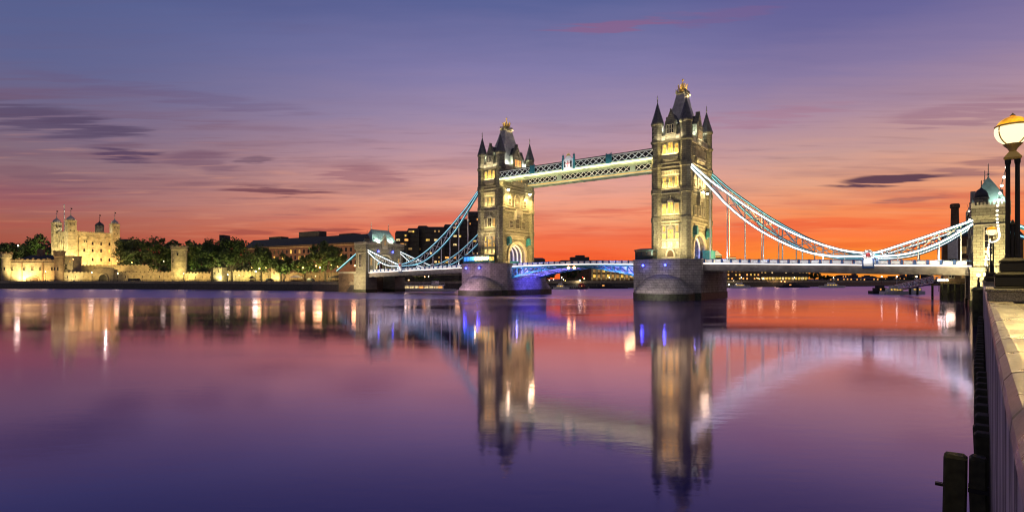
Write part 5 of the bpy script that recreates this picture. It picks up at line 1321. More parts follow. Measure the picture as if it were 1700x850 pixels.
# ------------------------------------------------------------------ boats
def hull(mb, Lh, bm, z0, z1, bow=.25):
    n = 10; lo = []; hi = []
    out = []
    for k in range(n + 1):
        u = -Lh / 2 + Lh * k / n
        f = 1.0 if k < n * (1 - bow) else max(.04, 1 - ((k - n * (1 - bow)) / (n * bow)) ** 2)
        if k == 0: f = .8
        out.append((u, bm / 2 * f))
    def ring(z, s): return [(u, -b * s, z) for u, b in out] + [(u, b * s, z) for u, b in out[::-1]]
    mb.loft([ring(z0, .82), ring((z0 + z1) / 2, .95), ring(z1, 1)])
def boat(px, Z, Lh, label, kind, rot=0.0):
    o = thing('boat', label, 'boat', PX(px, Z) + (0,), rot)
    dark = kind in ('barge', 'red')
    mb = MB(); hull(mb, Lh, Lh * .16 + 1.5, -.4, 1.5 if kind != 'tour' else 1.3); mb.build('hull', 'boatd' if dark else 'boatw', o)
    if kind == 'tour':
        mb = MB(); mb.box(-Lh * .42, Lh * .30, -2.2, 2.2, 1.31, 3.6); c = mb.build('cabin', 'boatw', o)
        for k in range(9):
            x = -Lh * .40 + Lh * .68 * k / 9; mb = MB(); mb.box(x + .2, x + Lh * .068, -2.28, -2.15, 1.9, 3.0); mb.build('window', 'w_warm' if k % 4 else 'w_orange', c)
        mb = MB(); mb.box(-Lh * .44, Lh * .32, -2.4, 2.4, 3.62, 3.85); mb.build('upper_deck', 'boatw', o)
        mb = MB()
        for k in range(12): x = -Lh * .43 + Lh * .74 * k / 11; mb.box(x - .05, x + .05, -2.35, -2.25, 3.86, 4.8)
        mb.box(-Lh * .43, Lh * .31, -2.37, -2.23, 4.8, 4.92); mb.build('railing', 'white', o)
        mb = MB(); mb.box(Lh * .10, Lh * .22, -1.5, 1.5, 3.86, 6.0); wh = mb.build('wheelhouse', 'boatw', o); mb = MB(); mb.box(Lh * .11, Lh * .21, -1.58, -1.45, 4.8, 5.6); mb.build('window', 'glassdk', wh)
    else:
        mb = MB(); mb.box(-Lh * .30, Lh * .16, -1.3, 1.3, 1.45, 2.9); mb.box(-Lh * .2, Lh * .05, -1.1, 1.1, 2.9, 4.2); c = mb.build('cabin', {'barge': 'boatd', 'red': 'red'}.get(kind, 'boatw'), o)
        for k in range(4): x = -Lh * .27 + Lh * .10 * k; mb = MB(); mb.box(x, x + Lh * .06, -1.38, -1.25, 1.9, 2.6); mb.build('window', 'w_gold' if kind == 'white' else 'w_orange' if k == 1 else 'glassdk', c)
        mb = MB(); mb.tube([(Lh * .02, 0, 4.1), (Lh * .02, 0, 8.2)], .08, 6); mb.tube([(-Lh * .1, 0, 7.0), (Lh * .02, 0, 7.6), (Lh * .12, 0, 6.6)], .05, 5); mb.build('mast', 'white' if kind == 'white' else 'iron', o)
        mb = MB(); mb.sphere((Lh * .02, 0, 8.3), .28, 8, 6); mb.build('masthead_lamp', 'lamp_w' if kind != 'red' else 'lamp_r', o)
    return o
boat(706, 322, 36, 'long white tour boat with lit windows passing under the far side span', 'tour', rad(8))
boat(650, 332, 14, 'dark workboat moored beside the far abutment', 'barge', rad(5))
boat(932, 385, 11, 'small white cabin boat moored right of the farther pier', 'white', rad(-10))
boat(967, 395, 9, 'small red boat under the middle of the opening span', 'red', rad(20))
boat(1010, 420, 30, 'long dark barge moored left of the nearer pier', 'barge', rad(4))
boat(1230, 440, 16, 'white boat moored below the second bright lamp', 'white', rad(6))
boat(1318, 470, 30, 'long dark barge moored before the broad riverside block', 'barge', rad(8))
boat(1383, 460, 24, 'white cruiser with red lights out on the river', 'white', rad(12))
boat(1463, 268, 13, 'dark boat moored at the left end of the pontoon', 'barge', rad(15))
boat(1488, 258, 15, 'white launch with lit cabin moored at the pontoon', 'white', rad(8))
boat(1521, 262, 10, 'small white boat moored right of the pontoon pile', 'white', rad(10))
def pontoon(px, Z, Lh, label, rot=0.0, rail=True):
    o = thing('pontoon', label, 'pontoon', PX(px, Z) + (0,), rot)
    mb = MB(); mb.box(-Lh / 2, Lh / 2, -2, 2, -.5, .9); mb.build('float', 'boatd', o)
    if rail:
        mb = MB()
        for k in range(int(Lh / 1.5) + 1): x = -Lh / 2 + .1 + (Lh - .2) * k / int(Lh / 1.5); mb.box(x - .05, x + .05, -1.95, -1.85, .9, 2.0)
        mb.box(-Lh / 2, Lh / 2, -1.97, -1.83, 1.95, 2.08); mb.build('railing', 'white', o)
pontoon(939, 392, 20, 'white railed pontoon by the farther pier'); pontoon(1497, 264, 17, 'dark pontoon at the foot of the white gangway', rad(10), False); pontoon(1222, 447, 20, 'white railed pontoon right of the nearer pier')
# gangway truss to the pontoon
a = Vector(PX(1556, 196) + (5.9,)); b = Vector(PX(1490, 262) + (1.9,))
gw = thing('gangway', 'white lattice gangway sloping down to the pontoon', 'gangway', tuple(a), 0)
d = b - a; sd_ = Vector((d.y, -d.x, 0)).normalized() * 1.1
for s_ in (-1, 1):
    mb = MB(); o_ = sd_ * s_; up = Vector((0, 0, 2.3)); n = 12
    mb.beam(tuple(o_), tuple(d + o_), .2, .3); mb.beam(tuple(o_ + up), tuple(d + o_ + up), .2, .26)
    for k in range(n + 1):
        p = d * (k / n) + o_; mb.beam(tuple(p), tuple(p + up), .16, .16)
        if k < n: q = d * ((k + 1) / n) + o_; mb.beam(tuple(p + (up if k % 2 else Vector((0, 0, 0)))), tuple(q + (Vector((0, 0, 0)) if k % 2 else up)), .15, .15)
    mb.build('truss', 'white', gw)
mb = MB(); mb.loft([[tuple(p - sd_ + Vector((0, 0, .16))), tuple(p + sd_ + Vector((0, 0, .16))), tuple(p + sd_ + Vector((0, 0, .3))), tuple(p - sd_ + Vector((0, 0, .3)))] for p in (Vector((0, 0, 0)), d)]); mb.build('walkway', 'wood', gw)
for px, Z, top, lab in ((1511, 256, 472, 'tall dark mooring pile left of the gangway middle'), (1467, 262, 477, 'dark mooring pile at the left end of the pontoon'), (1523, 250, 470, 'tall dark mooring pile right of the gangway middle')):
    mb = MB(); x, y = PX(px, Z); mb.lathe(0, 0, [(.45, -1), (.45, PZ(top, Z)), (.2, PZ(top, Z) + .3)], 10); o = mb.build('mooring_pile', 'timber'); o.location = (x, y, 0); tag(o, lab, 'mooring pile', 'mooring piles at the pontoon')

# warehouse on piles beside the near abutment
Z = 182
wh = thing('pile_warehouse', 'brown brick warehouse with tall chimney standing on timber piles', 'warehouse', PX(1590, Z) + (0,), rad(-36))
wl = lambda px: (px - 1590) / FPX * Z
mb = MB(); mb.box(-3.8, 16, 0, 14, 6.5, 21.0); mb.build('wall', 'brownbrick', wh)
mb = MB(); mb.loft([[(-4.1, -.3, 21.0), (16, -.3, 21.0), (16, 14.3, 21.0), (-4.1, 14.3, 21.0)], [(-1.2, 2, 24.2), (14, 2, 24.2), (14, 12, 24.2), (-1.2, 12, 24.2)], [(-.8, 4, 25.0), (14, 4, 25.0), (14, 10, 25.0), (-.8, 10, 25.0)]]); rf = mb.build('roof', 'slate', wh)
mb = MB(); mb.lathe(-.6, 3, [(1.25, 20), (1.05, 30.6), (1.35, 30.9), (1.35, 31.8), (1.1, 32.2), (.9, 32.2)], 12); mb.build('chimney', 'brownbrick', rf)
for z in (15.5, 11.5, 7.5):
    for x in (-1.6, 1.6, 4.6): window(F0, wh, x, z, z + 2.2, 1.2, 'glassdk' if x != 1.6 else 'w_dim', 'keep', nm=1, nh=1, fw=.2, depth=.25)
mb = MB(); mb.box(-2.6, -.2, -1.2, -.02, 13.8, 20.0); mb.build('hoist_housing', 'boatw', wh)
mb = MB(); mb.box(-4.6, 16, -2.4, 14, 5.6, 6.48); mb.build('timber_deck', 'wood', wh)
for k in range(11):
    for y in (-2.1, 1.5): mb = MB(); mb.lathe(-4.2 + 1.7 * k, y, [(.32, -1), (.28, 5.58)], 8); mb.build('timber_pile', 'timber', wh)
mb = MB(); mb.beam((-4.2, -2.5, 1.5), (2, -2.5, 5.2), .3, .3); mb.beam((4, -2.5, 1.2), (10, -2.5, 5.0), .3, .3); mb.build('timber_brace', 'timber', wh)
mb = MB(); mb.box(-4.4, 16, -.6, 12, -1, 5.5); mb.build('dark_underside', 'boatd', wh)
for k, px in enumerate((1558.5, 1563, 1567.5, 1572.5)):
    x, y = PX(px, 183); o = thing('jetty_lamp', ['leftmost of the four yellow lamps over the jetty', 'second of the four yellow lamps over the jetty', 'third of the four yellow lamps over the jetty', 'rightmost of the four yellow lamps over the jetty, against the warehouse'][k], 'lamp', (x, y, 0), 0, 'yellow lamps over the jetty')
    z = PZ(465, 183); mb = MB(); mb.tube([(0, 0, 3), (0, 0, z - .3)], .07, 6); mb.build('post', 'iron', o); mb = MB(); mb.sphere((0, 0, z), .32, 10, 7); mb.build('globe', 'lamp_w', o, smooth=True)
slight('jetty_glow', PX(1566, 180) + (8.4,), PX(1580, 182) + (2,), 900, (1, .85, .35), 120, .8, .5)
jt = thing('jetty', 'timber jetty on dark piles carrying the head of the gangway', 'jetty', PX(1560, 192) + (0,), rad(-36))
mb = MB(); mb.box(-2.4, 5, -2, 5, 5.0, 5.5); mb.build('deck', 'wood', jt)
for x in (-2, 1, 4):
    for y in (-1.7, 2): mb = MB(); mb.lathe(x, y, [(.3, -1), (.3, 4.98)], 8); mb.build('timber_pile', 'timber', jt)

# masonry approach behind the near abutment
ap = thing('bridge_approach', 'stone approach viaduct behind the near abutment gatehouse', 'viaduct', B(130.6, 0, 0), BROT)
mb = MB(); mb.box(0, 80, -11.5, 11.5, -1, 10.0); mb.build('wall', 'tstone', ap); [(lambda q: (q.box(0, 80, y - .3, y + .3, 10.003, 11.3), q.build('parapet', 'tstone_hi', ap)))(MB()) for y in (-11.5, 11.5)]
ap = thing('bridge_approach', 'stone approach viaduct behind the far abutment gatehouse', 'viaduct', B(-134.8, 0, 0), BROT + PI)
mb = MB(); mb.box(0, 16, -11.5, 11.5, -1, 10.2); mb.build('wall', 'curtain_dk', ap); [(lambda q: (q.box(0, 16, y - .3, y + .3, 10.203, 11.2), q.build('parapet', 'tstone_hi', ap)))(MB()) for y in (-11.5, 11.5)]
# ================================================================== NEAR RIVER WALL AND ITS LAMPS
CPZ = CAMZ - .42
def wallmat():
    m, t, b = newmat('streaked_river_wall'); n = t.nodes; l = t.links
    co = n.new('ShaderNodeTexCoord'); mp = n.new('ShaderNodeMapping'); l.new(co.outputs['Object'], mp.inputs[0]); mp.inputs['Scale'].default_value = (3.0, 3.0, .30)
    n1 = n.new('ShaderNodeTexNoise'); n1.inputs['Scale'].default_value = 1.2; n1.inputs['Detail'].default_value = 9; n1.inputs['Roughness'].default_value = .7; l.new(mp.outputs[0], n1.inputs['Vector'])
    r = n.new('ShaderNodeValToRGB'); r.color_ramp.elements[0].position = .42; r.color_ramp.elements[1].position = .57
    r.color_ramp.elements[0].color = (.08, .072, .066, 1); r.color_ramp.elements[1].color = (.62, .59, .54, 1)
    l.new(n1.outputs[0], r.inputs[0])
    sz = n.new('ShaderNodeSeparateXYZ'); l.new(co.outputs['Object'], sz.inputs[0])
    n3 = n.new('ShaderNodeTexNoise'); n3.inputs['Scale'].default_value = 2.6; n3.inputs['Detail'].default_value = 8; n3.inputs['Roughness'].default_value = .7; l.new(co.outputs['Object'], n3.inputs['Vector'])
    ma = n.new('ShaderNodeMath'); ma.operation = 'MULTIPLY_ADD'; l.new(n3.outputs[0], ma.inputs[0]); ma.inputs[1].default_value = 3.2; l.new(sz.outputs[2], ma.inputs[2])
    tz = n.new('ShaderNodeMapRange'); tz.inputs[1].default_value = -2.2; tz.inputs[2].default_value = .1; tz.inputs[3].default_value = 0; tz.inputs[4].default_value = 1; l.new(ma.outputs[0], tz.inputs[0])
    wm = n.new('ShaderNodeMix'); wm.data_type = 'RGBA'; wm.inputs[6].default_value = (.03, .032, .016, 1); l.new(tz.outputs[0], wm.inputs[0]); l.new(r.outputs[0], wm.inputs[7])
    l.new(wm.outputs[2], b.inputs['Base Color']); b.inputs['Roughness'].default_value = .8
    bp = n.new('ShaderNodeBump'); bp.inputs['Strength'].default_value = 1.0; bp.inputs['Distance'].default_value = .03; l.new(n1.outputs[0], bp.inputs['Height']); l.new(bp.outputs[0], b.inputs['Normal'])
    return m
MT['streak'] = wallmat()
def speckle(name, c0, c1, sc, rough=.8, wet=False):
    m, t, b = newmat(name); n = t.nodes; l = t.links
    co = n.new('ShaderNodeTexCoord'); n1 = n.new('ShaderNodeTexNoise'); n1.inputs['Scale'].default_value = sc; n1.inputs['Detail'].default_value = 4; n1.inputs['Roughness'].default_value = .8; l.new(co.outputs['Object'], n1.inputs['Vector'])
    n2 = n.new('ShaderNodeTexNoise'); n2.inputs['Scale'].default_value = 2.2; n2.inputs['Detail'].default_value = 7; n2.inputs['Roughness'].default_value = .65; l.new(co.outputs['Object'], n2.inputs['Vector'])
    r = n.new('ShaderNodeValToRGB'); r.color_ramp.elements[0].position = .38; r.color_ramp.elements[1].position = .62; r.color_ramp.elements[0].color = c0 + (1,); r.color_ramp.elements[1].color = c1 + (1,)
    l.new(n1.outputs[0], r.inputs[0])
    r2 = n.new('ShaderNodeValToRGB'); r2.color_ramp.elements[0].position = .3; r2.color_ramp.elements[1].position = .7; r2.color_ramp.elements[0].color = (.62, .62, .6, 1); r2.color_ramp.elements[1].color = (1.1, 1.1, 1.1, 1)
    l.new(n2.outputs[0], r2.inputs[0])
    mx = n.new('ShaderNodeMix'); mx.data_type = 'RGBA'; mx.blend_type = 'MULTIPLY'; mx.inputs[0].default_value = 1; l.new(r.outputs[0], mx.inputs[6]); l.new(r2.outputs[0], mx.inputs[7]); l.new(mx.outputs[2], b.inputs['Base Color'])
    b.inputs['Roughness'].default_value = rough
    if wet:
        mr = n.new('ShaderNodeMapRange'); mr.inputs[1].default_value = .35; mr.inputs[2].default_value = .65; mr.inputs[3].default_value = .18; mr.inputs[4].default_value = .6; l.new(n2.outputs[0], mr.inputs[0]); l.new(mr.outputs[0], b.inputs['Roughness'])
    bp = n.new('ShaderNodeBump'); bp.inputs['Strength'].default_value = .5; bp.inputs['Distance'].default_value = .006; l.new(n1.outputs[0], bp.inputs['Height']); l.new(bp.outputs[0], b.inputs['Normal'])
    return m
MT['coping'] = speckle('worn_coping_stone', (.30, .27, .20), (.42, .38, .29), 40, .5, True)
MT['roughgranite'] = speckle('coarse_granite', (.12, .11, .09), (.46, .42, .34), 38, .85)
# local frame of the wall: x along, y towards the river, z up from the coping top
wt = thing('parapet_wall', 'near river wall with yellow lit stone coping running away from the viewer', 'wall', Wl(0, 0, CPZ), WROT)
mb = MB(); mb.box(-4, 181.5, -.40, -.115, -CPZ - 1.5, -.27); mb.build('wall', 'streak', wt)
prof = [(-.43, 0), (-.16, 0), (-.105, -.012), (-.078, -.05), (-.072, -.10), (-.088, -.20), (-.11, -.262), (-.43, -.262)]
x = -3.0
while x < 182:
    ln = .92 if x < 32 else 18.6
    mb = MB(); g = .009
    mb.loft([[(x + e, y - dy, z - dzz) for y, z in prof] for e, dy, dzz in ((g, .008, .006), (g + .012, 0, 0), (ln - g - .012, 0, 0), (ln - g, .008, .006))])
    mb.build('coping_stone', 'coping', wt); x += ln
mb = MB(); mb.box(-4, 181.5, -.80, -.42, -1.3, -.03); mb.build('inner_wall', 'roughgranite', wt)

def emb_lamp(t, label, power):
    o = thing('embankment_lamp', label, 'street lamp', Wl(t, .45, CPZ), WROT, 'globe lamps along the river parapet')
    def bx(mb, h, z0, z1, b=.02):
        q = lambda k, z: [(-k, -k, z), (k, -k, z), (k, k, z), (-k, k, z)]
        mb.loft([q(h - b, z0), q(h, z0 + b), q(h, z1 - b), q(h - b, z1)])
    mb = MB(); mb.loft([[(-.55 - e, -.42 - e, z), (.55 + e, -.42 - e, z), (.55 + e, .37 + e, z), (-.55 - e, .37 + e, z)] for e, z in ((0, .003), (0, .17), (.035, .19), (.035, .22), (.01, .235))]); mb.build('granite_block', 'roughgranite', o)
    mb = MB(); bx(mb, .285, .24, .27); bx(mb, .262, .271, .47); bx(mb, .275, .471, .50)
    q = lambda k, z: [(-k, -k, z), (k, -k, z), (k, k, z), (-k, k, z)]
    mb.loft([q(.268, .501), q(.20, .55)]); bx(mb, .19, .551, .74); mb.loft([q(.20, .741), q(.20, .765), q(.125, .82)]); mb.build('plinth', 'iron', o)
    for y in (-.068, .068):
        mb = MB(); n = 12; r0 = .048
        rings = []
        for z, r in ((.82, .048), (.86, .048), (.88, .040), (2.60, .035), (2.64, .046), (2.70, .048)):
            rings.append([((r if i % 2 else r * .84) * math.cos(2 * PI * i / 20), y + (r if i % 2 else r * .84) * math.sin(2 * PI * i / 20), z) for i in range(20)])
        mb.loft(rings); mb.build('column', 'iron', o)
    mb = MB(); mb.lathe(0, 0, [(.03, .82), (.028, 1.42), (.045, 1.46), (.01, 1.55)], 8); mb.build('inner_rod', 'iron', o)
    mb = MB(); mb.loft([[(-.055, -.115, 2.705), (.055, -.115, 2.705), (.055, .115, 2.705), (-.055, .115, 2.705)], [(-.08, -.135, 2.74), (.08, -.135, 2.74), (.08, .135, 2.74), (-.08, .135, 2.74)], [(-.04, -.05, 2.86), (.04, -.05, 2.86), (.04, .05, 2.86), (-.04, .05, 2.86)]])
    mb.lathe(0, 0, [(.04, 2.84), (.08, 2.92), (.14, 2.985), (.15, 3.0), (.04, 3.0)], 14); mb.build('capital', 'gold', o)
    zc = 3.255; r = .272
    mb = MB(); mb.sphere((0, 0, zc), r, 28, 12, -.985, .30); mb.build('globe', 'lampglobe', o, smooth=True)
    mb = MB(); mb.sphere((0, 0, zc), r, 28, 9, .36, .999); mb.build('cap_glass', 'amber', o, smooth=True)
    mb = MB(); z0 = zc + r * .33
    mb.lathe(0, 0, [(r * .955, z0 - .02), (r * 1.0, z0 - .012), (r * 1.0, z0 + .012), (r * .945, z0 + .02)], 28)
    for j in range(4):
        a = PI / 4 + PI / 2 * j
        pts = [((r + .012) * math.cos(e) * math.cos(a), (r + .012) * math.cos(e) * math.sin(a), zc + (r + .012) * math.sin(e)) for e in [rad(-70 + 9 * i) for i in range(11)]]
        mb.tube(pts, .011, 6)
    mb.build('cradle', 'gold', o)
    mb = MB(); mb.lathe(0, 0, [(.03, zc + r - .01), (.05, zc + r + .01), (.0012, zc + r + .07)], 10); mb.build('top_knob', 'gold', o)
    if power: slight('globe_glow', Wl(t - .32, .43, CPZ + 3.02), Wl(t - 3.0, .30, CPZ), power, (1, .70, .22), 125, 1.0, .25)
    return o
LT = [14.3, 43.6, 74.5, 104.0]
emb_lamp(LT[0], 'nearest big globe lamp on its granite block, amber top and dark twin columns', 620)
emb_lamp(LT[1], 'second globe lamp along the parapet, against the near abutment gatehouse', 160)
emb_lamp(LT[2], 'third globe lamp along the parapet, below the second globe', 200)
emb_lamp(LT[3], 'fourth and smallest globe lamp along the parapet', 250)
slight('globe_beam', Wl(-11.5, .45, CPZ + 3.1), Wl(3.5, .25, CPZ), 1500, (1, .70, .22), 110, 1.0, .3)   # the lamp of the same row just behind the viewer
# strings of bulbs between the lamps
def festoon(t0, t1, label, n, sag=.75, z0=2.85, z1=2.85, a=.42):
    o = thing('festoon_lights', label, 'string lights', Wl(t0, a, CPZ), WROT, 'bulb strings between the globe lamps')
    P = []
    for k in range(n + 1):
        f = k / n; P.append((.15 + (t1 - t0 - .3) * f, .10 * math.sin(9 * f), z0 + (z1 - z0) * f - sag * 4 * f * (1 - f)))
    mb = MB(); mb.tube(P, .008, 5); mb.build('cable', 'iron', o)
    for k in range(1, n):
        x, y, z = P[k]; mb = MB(); mb.sphere((x, y, z - .05), .032 + .0006 * (t0 > 20) * t0, 8, 6); mb.build('bulb', 'bulb', o, smooth=True)
festoon(LT[0], LT[1], 'bulb string from the nearest globe lamp to the second', 34); festoon(LT[1], LT[2], 'bulb string from the second globe lamp to the third', 24); festoon(LT[2], LT[3], 'bulb string from the third globe lamp to the fourth', 20)
# bulbs hanging on the gatehouse corner
o = thing('festoon_lights', 'short bulb string hanging on the gatehouse corner beside the chain end', 'string lights', B(121.9, -13.4, 20.5), BROT)
mb = MB(); P = [(0, 0, 0), (.2, -.1, 2.2), (.1, -.15, 4.4), (-.3, -.1, 6.2)]; mb.tube(P, .03, 5); mb.build('cable', 'iron', o)
for p in P[:3]: mb = MB(); mb.sphere((p[0], p[1] - .1, p[2]), .22, 8, 6); mb.build('bulb', 'bulb', o, smooth=True)

# landing stair posts with twin lamps near the abutment
for k, (px, Z) in enumerate(((1624.5, 84), (1635.2, 80))):
    o = thing('gate_pillar', ['left dark stone pillar carrying a small white lamp by the wall end', 'right dark stone pillar carrying a small white lamp by the wall end'][k], 'pillar', PX(px, Z) + (-1.0,), WROT)
    mb = MB(); h = PZ(477, Z) + 1
    mb.box(-.7, .7, -.7, .7, 0, h - .6); mb.loft([[(-.85 * e, -.85 * e, z), (.85 * e, -.85 * e, z), (.85 * e, .85 * e, z), (-.85 * e, .85 * e, z)] for e, z in ((1, h - .59), (1, h - .3), (.45, h + .1))]); mb.build('pillar', 'wet_green', o)
    mb = MB(); mb.lathe(0, 0, [(.22, h + .1), (.16, h + .5), (.10, h + 1.4), (.16, h + 1.5)], 8); mb.build('lamp_post', 'iron', o)
    mb = MB(); mb.sphere((0, 0, h + 1.85), .22, 10, 7); mb.build('globe', 'lamp_w', o, smooth=True)
plight('gate_glow', PX(1629, 79) + (8.5,), 260, (1, .8, .4), .5)

# timber fender piles
def rect_pile(loc, rot, w, d_, z0, z1, label, group=None, strap=False, seed=1):
    r = random.Random(seed)
    o = thing('timber_pile', label, 'timber pile', loc, rot, group)
    mb = MB(); n = 9; rings = []
    for k in range(n + 1):
        z = z0 + (z1 - .05 - z0) * k / n; jx, jy = r.uniform(-.012, .012), r.uniform(-.012, .012)
        c = .03
        rings.append([(x * (w / 2) + jx + sx * c, y * (d_ / 2) + jy + sy * c, z) for x, y, sx, sy in ((-1, -1, 1, 0), (1, -1, -1, 0), (1, -1, 0, 1), (1, 1, 0, -1), (1, 1, -1, 0), (-1, 1, 1, 0), (-1, 1, 0, -1), (-1, -1, 0, 1))])
    rings.append([(x * .8, y * .8, z1 + r.uniform(-.02, .02)) for x, y, _ in rings[-1]])
    mb.loft(rings); mb.build('post', 'timber', o)
    if strap:
        mb = MB(); z = z1 - .62
        mb.box(-w / 2 - .02, w / 2 + .02, -d_ / 2 - .02, d_ / 2 + .02, z, z + .07) if strap == 2 else mb.box(-.05, .05, d_ / 2 - .02, d_ / 2 + .12, z, z + .05)
        mb.build('strap' if strap == 2 else 'bolt', 'iron', o)
    return o
rect_pile(Wl(12.9, -.37, 0), WROT, .34, .34, -1, 4.02, 'tall squared timber pile out in the water at the bottom right', None, 1, 2)
rect_pile(Wl(12.9, -.045, 0), WROT, .30, .25, -1, 4.04, 'dark timber pile with an iron strap, close against the river wall', None, 2, 3)
first = None
for k in range(62):
    t = 14.2 + .72 * k
    if first is None:
        first = rect_pile(Wl(t, .035, 0), WROT, .3, .3, -1, 4.2, 'dark timber fender pile standing against the river wall', 'fender piles along the river wall', False, 9)
    else:
        c = copy_tree(first); c.location = Wl(t, (.035 if t < 24 else -.05) - .02 * (k % 3 == 1), .035 * ((k * 7) % 5 - 2))
wl_ = thing('timber_waling', 'long dark timber rail bolted along the fender piles', 'timber rail', Wl(38, .03, 2.4), WROT)
mb = MB(); mb.box(-23.5, 24, -.12, .06, 0, .32); mb.box(-23.5, 24, -.12, .06, 1.2, 1.5); mb.build('rail', 'timber', wl_)

# ================================================================== LAMPS AND ADDED FILLS THAT LIGHT THE PLACE
WARM = (1.0, .74, .34); GOLD = (1.0, .68, .24); COOL = (.86, 1.0, .86); BLUE = (.10, .12, 1.0)
def floodlight(loc, rot, label, r=.5):
    o = thing('floodlight', label, 'floodlight', loc, rot, 'floodlights on the bridge towers')
    mb = MB(); mb.box(-.15, .15, -.1, 1.4, -.1, .15); mb.lathe(0, 0, [(r * .6, -.35), (r, -.1), (r, .25), (.1, .35)], 12); mb.build('housing', 'iron', o)
    mb = MB(); mb.lathe(0, 0, [(.02, -.40), (r * .62, -.375)], 12); mb.sphere((0, 0, -.42), r * .7, 12, 8); mb.build('lens', 'flood', o)
# farther tower, front over the portal (two bright lamps under the walkways)
for t, lb in ((-8.6, 'left dazzling floodlight under the walkway on the farther tower'), (8.0, 'right dazzling floodlight under the walkway on the farther tower')):
    floodlight(B(-41 + 6.0 + 1.6, t, 46.6), BROT + PI / 2, lb, .75)
    slight('flood_beam', B(-41 + 6.0 + 3.2, t, 45.2), B(-41 + 6.0, t * .35, 28), 17000, GOLD, 150, .8, .4)
alight('walkway_wash', B(-41 + 16, 0, 15.5), B(-41 + 6, 0, 32), 8000, GOLD, 3, 12)
# nearer tower, shore face balcony floods
for t, lb in ((-2.2, 'left floodlight on the shore side balcony of the nearer tower'), (2.4, 'right floodlight on the shore side balcony of the nearer tower')):
    floodlight(B(41 + 6.0 + 2.2, t, 38.6), BROT - PI / 2, lb, .6)
    slight('balcony_beam', B(41 + 6.0 + 2.8, t, 39.6), B(41 + 6, t * 1.5, 46), 6000, WARM, 150, .8, .3)
alight('shore_face_wash', B(41 + 20, 0, 15.0), B(41 + 6, 0, 34), 17000, GOLD, 3, 14)
alight('inner_face_wash', B(41 - 18, 0, 16.0), B(41 - 6, 0, 34), 3000, GOLD, 3, 12)
# side faces: soft wash from the pier heads
for s0, p in ((41, 5200), (-41, 4300)):
    alight('pier_wash', B(s0, -19.6, 15.6), B(s0, -12, 40), p * 1.25, (1.0, .81, .43), 10, 1)
    # sill lights in each window bay
    for z, pw in ((50.9, 260), (43.3, 150), (39.15, 230), (29.5, 240), (26.2, 120), (18.1, 160)):
        alight('sill_light', B(s0, -13.35, z), B(s0, -12.2, z + 3.0), pw * (2.3 if s0 > 0 else 1.5), (1, .76, .30), 5.2, .3)
    alight('sill_light', B(s0, -13.4, 56.3), B(s0, -12.0, 60.5), 520, (1, .86, .58), 9, .3); sg_ = 1 if s0 > 0 else -1; alight('sill_light', B(s0 + 7.6, 0, 56.3), B(s0 + 6, 0, 61), 700, (1, .86, .58), .3, 18)  # added lights at cornice level to brighten gables and turrets, no sills there
    # roof floods, cool white, behind the parapets
    for ds, t in ((-3.9, -7.2), (3.9, -7.2), (3.9, 7.2), (-3.9, 7.2), (5.4, -5.6), (5.4, 5.6), (-5.4, 5.6), (-5.4, -5.6)):
        slight('roof_flood', B(s0 + ds, t * 1.12, 57.6), B(s0, t * .5, 66), 4200, COOL, 150, .6, .25)
    for ds, t in ((2.2, -3.4), (2.2, 3.4), (-2.2, -3.4)):
        slight('crown_flood', B(s0 + ds * 1.1, t * 1.1, 75.6), B(s0, 0, 78), 1100, (1, .74, .28), 120, .5, .15)
    for sx in (-1, 1):
        for st_ in (-1, 1): slight('spire_flood', B(s0 + sx * 2.6, st_ * 9.6, 59.5), B(s0 + sx * 5.2, st_ * 11, 63.5), 1800, COOL, 120, .6, .2)
    # portal vault
    for ds in (-3.3, 3.3):
        plight('vault_light', B(s0 + ds, -3.4, 16.0), 480, (.06, .08, 1.0), .3); plight('vault_light', B(s0 + ds, 3.4, 16.0), 260, (.30, .34, 1.0), .3)
alight('pier_front_fill', B(-41, -36, 4), B(-41, -16, 6), 3400, (1.0, .62, .80), 14, 3)  # added fill over open water to brighten the pier fronts, no lamp there
alight('pier_front_fill', B(41, -36, 4), B(41, -16, 6), 1500, (1, .86, .8), 14, 3)
# blue light in the bascule chambers and under the leaves
for s in (-27.5, 27.5):
    for t in (-3.5, 1, 5.5): slight('chamber_blue', B(s * .72, t, 7.5), B(s * 1.2, t * 1.25, 4.5), 7000, (.10, .08, 1.0), 62, .6, .5)
for s in (-24, -17, -10, 12, 18, 24):
    for t in (-8.5, -1.8, 5.2): slight('leaf_blue', B(s, t, zb(s) - 4.9 - abs(s) * .02), B(s, t + .5, zb(s)), 900, (.16, .14, 1.0), 155, .6, .3)
for s in (-26, -20, -14, 16, 21, 27): slight('lattice_white', B(s, -13.4, zb(s) - 3.6), B(s, -7.2, zb(s) - 1.8), 1500, (.42, .44, 1.0), 150, .6, .2)
# walkways
for k in range(5):
    s = -28 + 14 * k
    alight('soffit_wash', B(s, -13.4, 48.2), B(s, -9.5, 50.2), 900, (1, .78, .30), 12, .4); alight('soffit_wash', B(s, 5.4, 48.6), B(s, 9.5, 51), 300, (1, .9, .6), 12, .4)
slight('crest_glow', B(0, -15.8, 51.0), B(0, -13, 53), 700, (1, .97, .95), 110, .6, .3)
for k in range(4): s = -26 + 17.3 * k; alight('lattice_wash', B(s, -14.6, 49.4), B(s, -12.9, 52), 260, (.95, 1, .85), 16, .3)
